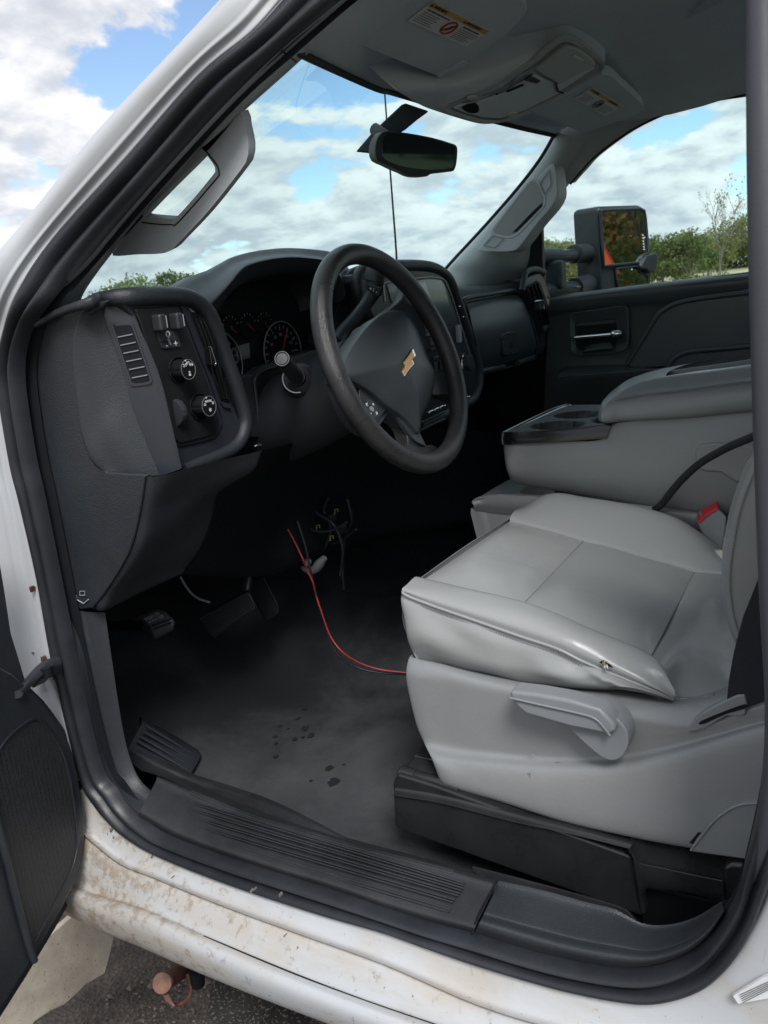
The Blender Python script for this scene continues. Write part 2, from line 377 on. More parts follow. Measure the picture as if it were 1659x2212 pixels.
def floor_mat():
    m = M('dusty vinyl floor with painted light', (.012, .013, .015), .62, grain=260, bump=.3); t = m.node_tree; b = t.nodes['Principled BSDF']
    co = t.nodes.new('ShaderNodeTexCoord'); n = t.nodes.new('ShaderNodeTexNoise'); n.inputs['Scale'].default_value = 4.5; n.inputs['Detail'].default_value = 8; n.inputs['Roughness'].default_value = .55; n.inputs['Distortion'].default_value = .6
    t.links.new(co.outputs['Object'], n.inputs['Vector'])
    d = t.nodes.new('ShaderNodeVectorMath'); d.operation = 'DISTANCE'; t.links.new(co.outputs['Object'], d.inputs[0]); d.inputs[1].default_value = (-.10, .30, .02)
    r = t.nodes.new('ShaderNodeMapRange'); r.inputs[1].default_value = .10; r.inputs[2].default_value = .36; r.inputs[3].default_value = .20; r.inputs[4].default_value = -.16; t.links.new(d.outputs['Value'], r.inputs[0])  # paler round the middle: door light painted in, on top of the dust
    a = t.nodes.new('ShaderNodeMath'); a.operation = 'ADD'; t.links.new(n.outputs['Fac'], a.inputs[0]); t.links.new(r.outputs[0], a.inputs[1])
    n4 = t.nodes.new('ShaderNodeTexNoise'); n4.inputs['Scale'].default_value = 70; n4.inputs['Detail'].default_value = 6; n4.inputs['Roughness'].default_value = .75; t.links.new(co.outputs['Object'], n4.inputs['Vector'])
    a4 = t.nodes.new('ShaderNodeMath'); a4.operation = 'MULTIPLY_ADD'; t.links.new(n4.outputs['Fac'], a4.inputs[0]); a4.inputs[1].default_value = .22; t.links.new(a.outputs[0], a4.inputs[2])
    a5 = t.nodes.new('ShaderNodeMath'); a5.operation = 'SUBTRACT'; t.links.new(a4.outputs[0], a5.inputs[0]); a5.inputs[1].default_value = .11; a = a5
    k = t.nodes.new('ShaderNodeValToRGB'); k.color_ramp.elements[0].position = .36; k.color_ramp.elements[0].color = (.015, .017, .020, 1); k.color_ramp.elements[1].position = .80; k.color_ramp.elements[1].color = (.072, .076, .082, 1)
    t.links.new(a.outputs[0], k.inputs[0]); t.links.new(k.outputs[0], b.inputs['Base Color'])
    return m
mt['floor'] = floor_mat()

def glass_mat(name, tint, refl=.03):
    m = bpy.data.materials.new(name); m.use_nodes = True; t = m.node_tree; t.nodes.clear()
    tr = t.nodes.new('ShaderNodeBsdfTransparent'); tr.inputs[0].default_value = (*tint, 1); g = t.nodes.new('ShaderNodeBsdfGlossy'); g.inputs['Roughness'].default_value = .02; g.inputs['Color'].default_value = (.9, .95, .95, 1)
    lw = t.nodes.new('ShaderNodeLayerWeight'); lw.inputs['Blend'].default_value = .5
    pw = t.nodes.new('ShaderNodeMath'); pw.operation = 'POWER'; t.links.new(lw.outputs['Facing'], pw.inputs[0]); pw.inputs[1].default_value = 5
    fr = t.nodes.new('ShaderNodeMath'); fr.operation = 'MULTIPLY_ADD'; t.links.new(pw.outputs[0], fr.inputs[0]); fr.inputs[1].default_value = .6; fr.inputs[2].default_value = refl
    mx = t.nodes.new('ShaderNodeMixShader'); o = t.nodes.new('ShaderNodeOutputMaterial')
    t.links.new(fr.outputs[0], mx.inputs[0]); t.links.new(tr.outputs[0], mx.inputs[1]); t.links.new(g.outputs[0], mx.inputs[2]); t.links.new(mx.outputs[0], o.inputs[0])
    return m
mt['glass'] = glass_mat('tinted window glass', (.77, .94, .93))

def mesh_grille():
    m = M('perforated speaker grille', (.020, .021, .023), .55); t = m.node_tree; b = t.nodes['Principled BSDF']
    co = t.nodes.new('ShaderNodeTexCoord'); v = t.nodes.new('ShaderNodeTexVoronoi'); v.inputs['Scale'].default_value = 300; v.inputs['Randomness'].default_value = .4
    t.links.new(co.outputs['Object'], v.inputs['Vector'])
    k = t.nodes.new('ShaderNodeValToRGB'); k.color_ramp.elements[0].position = .32; k.color_ramp.elements[0].color = (.003, .003, .004, 1); k.color_ramp.elements[1].position = .42; k.color_ramp.elements[1].color = (.030, .031, .034, 1)
    t.links.new(v.outputs['Distance'], k.inputs[0]); t.links.new(k.outputs[0], b.inputs['Base Color'])
    bp = t.nodes.new('ShaderNodeBump'); bp.inputs['Strength'].default_value = .6; bp.inputs['Distance'].default_value = .001; t.links.new(v.outputs['Distance'], bp.inputs['Height']); t.links.new(bp.outputs[0], b.inputs['Normal'])
    return m
mt['grille'] = mesh_grille()

# ================================================================ the truck body round the open doorway
truck = thing('pickup_truck', 'white pickup truck body with mud splashed sill around the open doorway', 'truck', (0, 0, -.68))
# --- rubber weatherstrip: outer border, inner border of the seal, and its depth
SEAL = [((700, -90), (830, -66), .16), ((622, 0), (740, 0), .14), ((550, 80), (612, 112), .115), ((435, 172), (492, 220), .09), ((280, 350), (330, 398), .06),
        ((120, 525), (176, 575), .03), ((45, 643), (108, 655), .0), ((20, 718), (72, 705), 0), ((6, 793), (54, 765), 0), ((10, 853), (54, 840), 0),
        ((35, 1003), (76, 985), 0), ((55, 1083), (97, 1080), 0), ((92, 1244), (130, 1244), 0), ((122, 1416), (164, 1416), 0), ((160, 1581), (198, 1577), 0),
        ((187, 1686), (226, 1672), 0), ((212, 1730), (250, 1702), 0), ((240, 1764), (274, 1738), 0), ((280, 1801), (312, 1772), 0), ((350, 1841), (368, 1806), 0),
        ((500, 1901), (502, 1853), 0), ((700, 1966), (700, 1915), 0), ((830, 2001), (830, 1960), 0), ((930, 2036), (930, 1992), 0), ((1030, 2071), (1022, 2016), 0),
        ((1130, 2101), (1130, 2049), 0), ((1230, 2128), (1230, 2074), 0), ((1330, 2148), (1330, 2090), 0), ((1405, 2156), (1405, 2089), 0), ((1470, 2146), (1474, 2066), 0),
        ((1530, 2121), (1526, 2028), 0), ((1580, 2076), (1566, 1973), 0), ((1620, 2016), (1592, 1921), 0), ((1645, 1956), (1606, 1862), 0), ((1672, 1880), (1620, 1800), 0),
        ((1695, 1780), (1640, 1690), 0), ((1715, 1500), (1650, 1500), 0), ((1720, 1200), (1638, 1250), 0), ((1710, 800), (1627, 850), 0), ((1700, 400), (1618, 400), .02),
        ((1695, 0), (1615, 0), .06), ((1695, -140), (1614, -110), .10)]
O_ = np.array([on(a[0], a[1], 'Y', y) for a, b, y in SEAL]); I_ = np.array([on(b[0], b[1], 'Y', y + .006) for a, b, y in SEAL])
SO, SI = cr(O_, 5), cr(I_, 5)
prof = [(0, .0), (.03, .009), (.12, .015), (.26, .016), (.38, .010), (.44, .003), (.50, .004), (.56, .010), (.68, .015), (.80, .013), (.90, .005), (.95, -.004)]
rows = [SO * (1 - s) + SI * s + np.array([0, -h, 0]) for s, h in prof]
surf('weatherstrip', rows, mt['rubber'], truck, 2, 1)
surf('seal_flange', [SO + np.array([0, .004, 0]), (SO + SI) / 2 + np.array([0, .012, 0]), SI + np.array([0, .02, 0])], mt['dark'], truck, 1, 1)

tube('pillar_seal_sheen', [on(x, y, 'Y', d) for x, y, d in [(1645, -140, .07), (1646, 0, .045), (1649, 400, 0), (1658, 850, -.018), (1669, 1250, -.018), (1680, 1500, -.018), (1675, 1650, -.016), (1662, 1760, -.010), (1645, 1840, -.004), (1622, 1910, .004)]], [.0115, .0115, .0115, .0112, .0108, .0102, .0095, .008, .006, .003], mt['pillar'], truck, 5, 16)  # strip added over the weatherstrip, sky sheen put into its lighter colour
# --- white door frame, front half: windscreen pillar and hinge pillar
E_ = [(620, -160), (540, -75), (471, 5), (372, 111), (210, 283), (58, 472), (-25, 575), (-70, 690), (-90, 790), (-90, 850), (-70, 1000), (-60, 1080), (-40, 1244), (-10, 1416), (40, 1581), (100, 1690)]
rows = []
for t, dy in [(-.04, .012), (0, .0), (.10, -.002), (.15, -.005), (.27, -.006), (.34, -.010), (.42, -.014), (.50, -.0145), (.60, -.017), (.80, -.021), (.93, -.020), (1.0, -.010), (1.01, .03)]:
    row = []
    for k, e in enumerate(E_):
        a, b, y = SEAL[k]; tt = t
        p = (a[0] * (1 - tt) + e[0] * tt, a[1] * (1 - tt) + e[1] * tt)
        row.append(on(p[0], p[1], 'Y', y + dy))
    rows.append(row)
surf('windscreen_pillar', rows, mt['paint'], truck, 3, 5, smooth=60)
# --- white sill: inner lip, step, outer rocker
O2 = [(195, 1700), (225, 1748), (272, 1795), (350, 1841), (500, 1901), (700, 1966), (830, 2001), (1030, 2071), (1230, 2128), (1405, 2156), (1535, 2118), (1625, 2008), (1680, 1850), (1715, 1500), (1720, 1100)]
A2 = [(95, 1730), (185, 1808), (258, 1866), (335, 1898), (480, 1957), (660, 2023), (830, 2084), (1030, 2171), (1210, 2226), (1420, 2275), (1600, 2270), (1760, 2160), (1830, 1950), (1880, 1550), (1890, 1100)]
B2 = [(60, 1850), (163, 1917), (240, 1945), (315, 1968), (440, 2023), (620, 2099), (790, 2163), (1000, 2235), (1180, 2300), (1420, 2380), (1680, 2380), (1860, 2250), (1930, 2000), (1990, 1600), (2000, 1100)]
D2 = [(45, 1930), (142, 1976), (222, 2014), (300, 2045), (430, 2102), (580, 2163), (750, 2228), (960, 2310), (1160, 2390), (1420, 2480), (1700, 2480), (1930, 2320), (2010, 2040), (2080, 1600), (2090, 1100)]
def lerp(P, Q, t, dy):
    return [on(p[0] * (1 - t) + q[0] * t, p[1] * (1 - t) + q[1] * t, 'Y', dy) for p, q in zip(P, Q)]
rows = [lerp(O2, A2, -.05, .012), lerp(O2, A2, .0, -.001), lerp(O2, A2, .12, -.006), lerp(O2, A2, .5, -.014), lerp(O2, A2, .82, -.022), lerp(O2, A2, .94, -.029), lerp(O2, A2, .985, -.0335),
        lerp(A2, B2, .015, -.030), lerp(A2, B2, .08, -.034), lerp(A2, B2, .5, -.046), lerp(A2, B2, .9, -.056), lerp(A2, B2, .98, -.062), lerp(B2, D2, .03, -.066),
        lerp(B2, D2, .2, -.074), lerp(B2, D2, .5, -.080), lerp(B2, D2, .8, -.078), lerp(B2, D2, 1.0, -.068)]
last = np.array(rows[-1]); rows += [last + np.array([0, .03, -.02]), last + np.array([0, .10, -.03])]
def sill_mud(r, c):
    # dried mud caught below the step of the sill, along the rocker edge and towards the front wheel
    w = np.interp(np.arange(r) / 3.0, [0, 1, 2, 3, 4, 5, 6, 7, 8, 9, 10, 11, 12, 13, 14, 16, 20], [.6, .75, .45, .10, .15, .5, .8, 1, 1, .55, .5, .75, .8, .5, .35, .9, 1])
    e = np.interp(np.arange(c) / 5.0, [0, 1.5, 3, 4.5, 8, 14], [1.2, 1.1, .75, .6, .55, .35])
    return w[:, None] * e[None, :]
surf('sill_panel', rows, mt['paint'], truck, 3, 5, smooth=60, mud=sill_mud)
# black pinch seam along the upper edge of the rocker
tube('sill_seam', L('s', [(440, 2023), (620, 2098), (790, 2163), (1000, 2235), (1180, 2300)], -.0625), .0016, mt['dark'], truck, 4, 6)
# rust and clotted mud in the corner of the sill
clots = [((480, 545), 9), ((492, 575), 6), ((468, 560), 5), ((655, 660), 4), ((690, 655), 5), ((545, 690), 4), ((560, 705), 3), ((745, 748), 3), ((530, 990), 7), ((405, 905), 5), ((440, 910), 3), ((1085, 808), 6), ((1100, 800), 4), ((1210, 825), 5), ((1230, 1000), 4), ((595, 950), 3), ((940, 1100), 4)]
for (c, r) in clots:
    p = on(c[0] / 2, 1520.8 + c[1] / 2, 'Y', -.012 if c[1] < 720 else -.055); n = 7; pts = []
    for k in range(n):
        a = 2 * math.pi * k / n; q = r * random.uniform(.5, 1.25) * .00028
        pts.append(p + np.array([math.cos(a) * q * .7, -.002, math.sin(a) * q * 1.5]))
    plate('mud_clot', pts, (0, .006, 0), mt['bark'], truck, 0)
# certification sticker on the white door pillar
st = L('c8', [(1508, 1262), (1640, 1182), (1700, 1165), (1700, 1265), (1530, 1295)], -.020)
stk = plate('door_sticker', st, (0, .004, 0), mt['paper'], truck, 0)
for k in range(5):
    a, b = L('c8', [(1535 + 4 * k, 1262 + 8 * k - 4), (1690, 1184 + 8 * k + 3)], -.0215)
    tube('sticker_print', [a, b], .0003, mt['ink'], stk, 1, 5)

# --- inside of the driver's windscreen pillar
W_ = [(900, -100), (770, 10), (640, 134), (520, 242), (418, 345), (300, 470), (240, 545), (200, 598), (172, 645), (140, 720)]
I2 = [(880, -130), (760, -20), (607, 108), (492, 220), (390, 330), (262, 475), (190, 560), (138, 615), (100, 660), (85, 720)]
Yw = [.265, .24, .21, .185, .165, .145, .13, .12, .115, .14]; Yi = [.18, .15, .118, .095, .075, .05, .035, .025, .035, .06]
rows = []
for t in (0, .25, .55, .85, .97, 1.0):
    rows.append([on(i[0] * (1 - t) + w[0] * t, i[1] * (1 - t) + w[1] * t, 'Y', yi * (1 - t) + yw * t - .012 * math.sin(t * 3.1)) for i, w, yi, yw in zip(I2, W_, Yi, Yw)])
rows.append([np.array(p) + np.array([-.03, .012, .03]) for p in rows[-1]])
surf('pillar_trim', rows, mt['trim'], truck, 3, 5)
jt = [rows[k][2] + np.array([0.0006, -.0012, 0]) for k in range(6)]
tube('trim_joint', jt, .0012, mt['dark'], truck, 3, 6)
# grab handle on that pillar
ho = L('c1', [(1040, 482), (1056, 545), (1073, 625), (1069, 680), (1045, 727), (900, 912), (780, 1040), (740, 1080), (700, 1095), (600, 1099), (478, 1099), (560, 1000), (700, 850), (860, 690), (960, 580)], .135)
hi = L('c1', [(873, 640), (895, 672), (925, 715), (930, 740), (915, 762), (840, 853), (762, 938), (740, 946), (680, 942), (625, 935), (619, 920), (700, 830), (790, 730), (856, 650)], .135)
gh = ring('grab_handle', ho, hi, (-.001, .016, .005), mt['trim'], truck, .006, 3, 64)
hr = L('c1', [(893, 655), (938, 715), (946, 748), (930, 778), (772, 958), (742, 970), (680, 968), (612, 960)], .1345)
tube('handle_seam', hr, .0009, mt['dark'], gh, 4, 6)

# --- passenger windscreen pillar with its handle
PF = [(1205, 285), (1170, 345), (1120, 410), (1050, 490), (985, 560), (960, 590), (930, 640)]
PB = [(1288, 322), (1240, 383), (1194, 448), (1165, 505), (1145, 570), (1115, 610), (1080, 650)]
rows = []
for t, dy in ((0, -.01), (.04, -.03), (.3, -.055), (.6, -.045), (.9, -.0), (1, .02)):
    rows.append([on(a[0] * (1 - t) + b[0] * t, a[1] * (1 - t) + b[1] * t, 'Y', (1.46 + .015 * k) + .10 * t + dy) for k, (a, b) in enumerate(zip(PF, PB))])
surf('pillar_trim', rows, mt['trim'], truck, 3, 5)
# black edge of the windscreen along that pillar
tube('windscreen_edge', [on(a[0] - 2, a[1], 'Y', 1.455 + .015 * k) for k, a in enumerate(PF)], .007, mt['dark'], truck, 4, 8)
pf_o = L('c2', [(735, 708), (750, 800), (748, 850), (720, 900), (660, 970), (600, 1050), (560, 1085), (480, 1088), (408, 1082), (440, 1030), (520, 930), (620, 820), (690, 740)], 1.40)
pf_h = plate('grab_handle', cr(pf_o, 3, True), (0, .07, 0), mt['trim'], truck, .006, 3)
rc = L('c2', [(648, 783), (672, 810), (688, 850), (684, 885), (650, 925), (590, 985), (555, 1015), (520, 1018), (475, 1004), (500, 965), (570, 870), (620, 808)], 1.399)
ring('handle_rim', cr(L('c2', [(652, 772), (682, 805), (698, 850), (694, 890), (655, 935), (595, 998), (560, 1026), (515, 1028), (460, 1006), (492, 955), (565, 860), (615, 795)], 1.398), 2, True), rc, (0, .004, 0), mt['trim'], pf_h, .0015, 2, 48, 2)
plate('handle_recess', cr(rc, 3, True), (0, .002, 0), mt['shield'], pf_h, 0)
for cc in ([(688, 770), (715, 735), (720, 800), (692, 838), (672, 795)], [(430, 1060), (470, 1018), (515, 1030), (480, 1070)]):
    q = L('c2', cc, 1.397); tube('cover_seam', np.concatenate([q, q[:1]]), .0012, mt['shield'], pf_h, 1, 5)
plate('handle_painted_shadow', L('c2', [(555, 1005), (575, 1000), (684, 890), (684, 875), (640, 915)], 1.3975), (0, .001, 0), mt['dark'], pf_h, 0)  # dark sheet, painted shade inside the grip recess

# --- windscreen and other glass
gt = [(.035, .205, 1.105), (-.10, .50, 1.165), (-.19, .87, 1.19), (-.17, 1.2, 1.19), (-.04, 1.58, 1.165)]
gb = [(-.62, .03, .62), (-.83, .45, .64), (-.95, .87, .645), (-.92, 1.3, .645), (-.74, 1.76, .62)]
rows = [[np.array(a) * (1 - t) + np.array(b) * t + np.array([-.03, 0, .02]) * math.sin(math.pi * t) for a, b in zip(gt, gb)] for t in (0, .25, .5, .75, 1)]
surf('windscreen', rows, mt['glass'], truck, 3, 4)
# --- headliner
hx = [(661, 118), (740, 150), (822, 188), (905, 232), (1000, 252), (1110, 268), (1204, 290)]
hy = [.20, .42, .66, .80, .97, 1.2, 1.45]
front = np.array([on(a, b, 'Y', y) for (a, b), y in zip(hx, hy)])
front[0] = on(640, 100, 'Y', .17)
front[3:5, 2] = [1.185, 1.19]; front[3:5, 0] = [-.165, -.17]
Z1 = [1.13, 1.185, 1.205, 1.215, 1.215, 1.20, 1.17]
r1 = front + np.array([.05, 0, .014])
r2 = np.array([(.20, y if k else .12, z) for k, (y, z) in enumerate(zip([.12, .42, .66, .80, .97, 1.2, 1.50], Z1))])
r3 = r2 + np.array([.35, 0, .03]); r4 = r2 + np.array([1.0, 0, .03])
surf('headliner', [front + np.array([-.02, 0, .015]), front, r1, r2, r3, r4], mt['head'], truck, 4, 5)
tube('windscreen_edge', front + np.array([-.006, 0, -.002]), .006, mt['dark'], truck, 4, 8)
# raised roll of the headliner running back from the overhead console
tube('headliner_fold', [L('c2', [p], d)[0] for p, d in (((1030, 340), 1.25), ((1110, 190), 1.12), ((1230, 90), 1.02), ((1420, 0), .92), ((1560, -60), .86))], [.006, .010, .012, .012, .01], mt['head'], truck, 4, 10)
# --- roof side rail over the passenger window
up = [(1180, 262), (1290, 215), (1400, 165), (1500, 120), (1600, 90), (1720, 60)]
lo = [(1230, 396), (1255, 368), (1292, 330), (1380, 270), (1500, 223), (1700, 190)]
rows = [[on(a[0] * (1 - t) + b[0] * t, a[1] * (1 - t) + b[1] * t, 'Y', 1.47 + .07 * t - .02 * math.sin(3.1 * t)) for a, b in zip(up, lo)] for t in (0, .3, .6, .9, 1.0)]
rows.append([np.array(p) + np.array([0, .05, .006]) for p in rows[-1]])
surf('side_rail_trim', rows, mt['trim'], truck, 3, 5)
tube('window_seal', [on(a, b, 'Y', 1.545) for a, b in lo], .006, mt['rubber'], truck, 5, 8)
hp = L('c2', [(1245, 370), (1262, 335), (1330, 310), (1550, 285), (1600, 285), (1600, 340), (1420, 350), (1345, 352), (1330, 410), (1250, 432)], 1.42)
plate('roof_handle', hp, (0, .04, .01), mt['head'], truck, .008, 3)
# --- cab shell behind and below what the door shows
box('roof_skin', (.45, .84, 1.275), (1.15, 1.5, .02), mt['paint'], truck, .008)
box('rear_wall', (1.22, .85, .22), (.03, 1.8, 1.0), mt['head'], truck, .004)
box('rear_header', (1.22, .85, 1.15), (.03, 1.7, .2), mt['head'], truck, .004)
plate('rear_window', [(1.215, .15, .72), (1.215, 1.55, .72), (1.215, 1.5, 1.05), (1.215, .2, 1.05)], (.004, 0, 0), mt['glass'], truck, 0)
box('door_pillar', (.90, .03, .50), (.55, .05, 1.1), mt['trim'], truck, .01)
box('door_pillar', (1.0, 1.72, .50), (.5, .05, 1.1), mt['trim'], truck, .01)
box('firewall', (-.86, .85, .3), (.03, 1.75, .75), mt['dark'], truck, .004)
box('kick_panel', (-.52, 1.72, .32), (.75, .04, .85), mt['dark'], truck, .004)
# hinge side kick panel
kp = L('s', [(118, 1290), (210, 1322), (222, 1420), (240, 1560), (250, 1650), (235, 1700), (190, 1560), (155, 1400)], .02)
rows = [L('s', [(125, 1300), (164, 1416), (198, 1577), (226, 1672), (262, 1722), (330, 1785)], .008), L('s', [(165, 1318), (190, 1416), (215, 1560), (240, 1650), (272, 1700), (340, 1752)], .03), L('s', [(214, 1318), (226, 1416), (245, 1540), (262, 1620), (290, 1680), (360, 1735)], .055),
        [p + np.array([-.35, .02, -.0]) for p in L('s', [(214, 1318), (226, 1416), (245, 1540), (262, 1620), (290, 1680), (360, 1735)], .055)]]
surf('kick_panel', rows, mt['grain_lo'], truck, 4, 4)
# water drops on the lower kick panel
for a in [(500, 1142), (498, 1158), (503, 1180), (505, 1200), (520, 1218), (548, 1248), (570, 1285)]:
    p = L('c5', [a], .045)[0]; lathe('water_drop', p, (.4, -.9, .1), [(.0001, 0), (.0022, .0006), (.0022, .001), (.001, .002), (.0001, .0022)], mt['piano'], truck, 8)

# --- floor
FX = [-.86, -.62, -.45, -.30, -.15, 0, .2, .5, 1.2]
rows = []
for y in (.055, .10, .16, .3, .45, .6, .75, .95, 1.2, 1.68):
    r = []
    for x in FX:
        z = 0.0
        if x < -.42: z = (-.42 - x) * .75
        if .72 < y < 1.0: z += .07
        if y < .09: z += .012
        r.append((x, y, z))
    rows.append(r)
surf('floor_covering', rows, mt['floor'], truck, 4, 4)
# dead pedal with four ribs
def flush(pts, yl):
    # left end of the row stands at depth yl, right end meets the floor
    yr = L('c5', [pts[-1]], .014, 'Z')[0][1]
    return L('c5', [(x, y, yl + (yr - yl) * (x - pts[0][0]) / (pts[-1][0] - pts[0][0])) for x, y in pts])
dr = [flush([(548, 1030), (640, 1086), (725, 1128), (806, 1162)], .115), flush([(562, 1008), (650, 1064), (735, 1110), (815, 1146)], .125), flush([(612, 912), (700, 960), (790, 1010), (866, 1056)], .165)]
dr = dr + [dr[-1] + np.array([-.03, .02, -.004]), dr[-1] + np.array([-.06, .04, -.06])]
dp = surf('dead_pedal', dr, mt['rubber'], truck, 4, 4)
for a, b, d in (((632, 925), (852, 1058), .160), ((618, 948), (838, 1078), .150), ((604, 970), (826, 1100), .142), ((592, 990), (818, 1120), .134)):
    m1, m2 = ((2 * a[0] + b[0]) / 3, (2 * a[1] + b[1]) / 3), ((a[0] + 2 * b[0]) / 3, (a[1] + 2 * b[1]) / 3)
    tube('rib', flush([a, m1, m2, b], d) + np.array([.001, -.001, .0012]), .0024, mt['grain'], dp, 3, 8)
# moulded ridge of the mat between the footrest and the sill plate, sloping down to the sill
rg = L('c7', [(548, 200, .115), (640, 256, .125), (725, 298, .135), (806, 332, .145), (950, 378, .145), (1150, 442, .135), (1400, 545, .105), (1540, 602, .082)])
si_ = L('s', [(300, 1660, .05), (345, 1674, .06), (418, 1706, .069), (495, 1738, .07), (565, 1763, .07), (640, 1786, .07), (740, 1814, .07), (800, 1830, .07)])
tp8 = np.array([1, 1, 1, 1, 1, .8, .35, 0])[:, None]
surf('mat_slope', [rg + tp8 * np.array([-.01, .035, -.012]), rg + tp8 * np.array([-.003, .012, -.001]), rg, rg * .55 + si_ * .45 + np.array([0, 0, -.010]), si_ + np.array([0, .004, -.006])], mt['rubber_dusty'], truck, 4, 4)
# wet spots on the dusty mat
for (x, y, r) in [(1195, 878, 14), (1290, 890, 9), (1318, 932, 13), (1345, 962, 12), (1310, 970, 6), (1275, 980, 9), (1190, 970, 7), (1192, 998, 6), (1190, 1056, 8), (1420, 1108, 14), (1440, 1165, 19), (1343, 1160, 5), (1245, 935, 5), (1320, 848, 7), (1210, 925, 8), (1485, 1090, 5)]:
    c = L('c5', [(x, y)], .0012, 'Z')[0]; pts = []
    for k in range(14):
        a = 2 * math.pi * k / 14; q = r * .00042 * random.uniform(.6, 1.3); pts.append(c + np.array([math.cos(a) * q * 1.3, math.sin(a) * q * 1.7, 0]))
    plate('wet_spot', pts, (0, 0, -.0004), mt['wet'], truck, 0, sm=2)

# --- ribbed sill plate
cols_o = [(298, 1762), (368, 1803), (440, 1832), (502, 1853), (600, 1885), (700, 1915), (830, 1960), (930, 1990), (1021, 2013)]
cols_i = [(345, 1672), (418, 1704), (495, 1736), (565, 1762), (660, 1790), (760, 1818), (880, 1849), (985, 1876), (1075, 1902)]
rows = []
for t, y in ((0, .008), (.06, .004), (.16, .008), (.5, .033), (.85, .062), (.96, .070)):
    rows.append([on(a[0] * (1 - t) + b[0] * t, a[1] * (1 - t) + b[1] * t, 'Y', y) for a, b in zip(cols_o, cols_i)])
rows.append([p + np.array([0, .05, -.035]) for p in rows[-1]])
sp = surf('sill_plate', rows, mt['rubber_dusty'], truck, 3, 4)
# its rounded inner lip
tube('sill_lip', [np.array(p) + np.array([0, -.002, -.0035]) for p in rows[-2][1:-1]], .0055, mt['rubber_dusty'], sp, 4, 10)
ga = [(830, 422), (808, 445), (782, 470), (755, 495), (722, 525)]
gz = [(352, 778), (345, 800), (330, 822), (308, 850), (290, 892)]
for k, (a, b) in enumerate(zip(ga, gz)):
    y = .056 - .0098 * k; p0, p1 = on(a[0] / 2, 1520.8 + a[1] / 2, 'Y', y), on(829.5 + b[0] / 2, 1520.8 + b[1] / 2, 'Y', y)
    mid = [p0 * (1 - t) + p1 * t for t in np.linspace(0, 1, 8)]
    for dlt, w in ((0, .0013), (-.0045, .0011)):
        tube('rib', [p + np.array([0, dlt, .0010]) for p in mid], w, mt['rubber_dusty'], sp, 1, 8)
# rear sill trim past the joint
co = [(1026, 2014), (1130, 2047), (1230, 2072), (1330, 2088), (1405, 2086), (1474, 2063), (1526, 2024), (1564, 1970)]
ci = [(1080, 1903), (1180, 1925), (1270, 1950), (1330, 1965), (1385, 1995), (1440, 2000), (1500, 1985), (1560, 1950)]
rows = []
for t, y in ((0, .008), (.12, .002), (.24, .006), (.34, .020), (.40, .024), (.6, .042), (.9, .07), (1, .078)):
    rows.append([on(a[0] * (1 - t) + b[0] * t, a[1] * (1 - t) + b[1] * t, 'Y', y) for a, b in zip(co, ci)])
rows.append([p + np.array([0, .03, -.05]) for p in rows[-1]])
surf('rear_sill_trim', rows, mt['grain'], truck, 3, 4)
tube('sill_joint', L('c8', [(489, 760, .068), (440, 850, .04), (400, 930, .012), (383, 990, .002)], .02), .0016, mt['dark'], truck, 3, 6)

# ================================================================ dashboard
dash = thing('dashboard', 'black dashboard across the cab with switch pod, gauges, centre stack and glovebox', 'dashboard', (-.45, .85, .3))
box('dash_light_block', (-.66, .86, .52), (.42, 1.68, .42), mt['dark'], dash, .02)  # hidden backing box added to stop light leaking through the dash
# end panel facing the door
ep = L('c3', [(150, 300), (170, 278), (280, 240), (400, 200), (470, 190), (440, 222), (380, 258), (345, 340), (334, 430), (346, 600), (376, 795), (420, 893), (460, 933), (640, 945), (628, 960), (612, 1060), (590, 1180), (555, 1290), (500, 1400), (440, 1480), (400, 1521), (350, 1528), (300, 1524), (265, 1400), (225, 1240), (180, 1000), (140, 800), (108, 560), (108, 400)], .030)
plate('end_panel', ep, (0, .007, 0), mt['grain'], dash, .003)
arrow = L('c5', [(328, 358), (332, 378), (362, 396), (382, 378)], .0285); tube('moulded_arrow', arrow, .0009, mt['trim'], dash, 1, 5)
q = L('c5', [(345, 343), (366, 342), (366, 360), (345, 360), (345, 343)], .0285); tube('moulded_arrow', q, .0006, mt['trim'], dash, 1, 5)
# swollen side of the switch pod
b = [(440, 215), (375, 245), (330, 340), (318, 430), (330, 600), (360, 800), (405, 900), (450, 937)]
e = [(458, 211), (442, 250), (455, 320), (490, 440), (540, 620), (605, 810), (640, 895), (672, 941)]
BP, BN = np.array([-.172, .078, .7]), np.array([.60, -.80, .0])
elz = [(100, 142), (72, 190), (90, 300), (140, 440), (205, 620), (275, 850), (345, 1090), (560, 1620)]
bl = onplane('z2', elz, BP, BN) + np.array([-.001, .001, 0])
rows = [L('c3', b, .031)]
for t, dy in ((.12, .020), (.35, .014), (.7, .012)):
    rows.append([rows[0][k] * (1 - t) + bl[k] * t + np.array([0, -(.034 - dy) * (.35 if k in (0, 7) else .7), 0]) for k in range(8)])
rows.append(bl)
surf('pod_side', rows, mt['grain_lo'], dash, 4, 5)
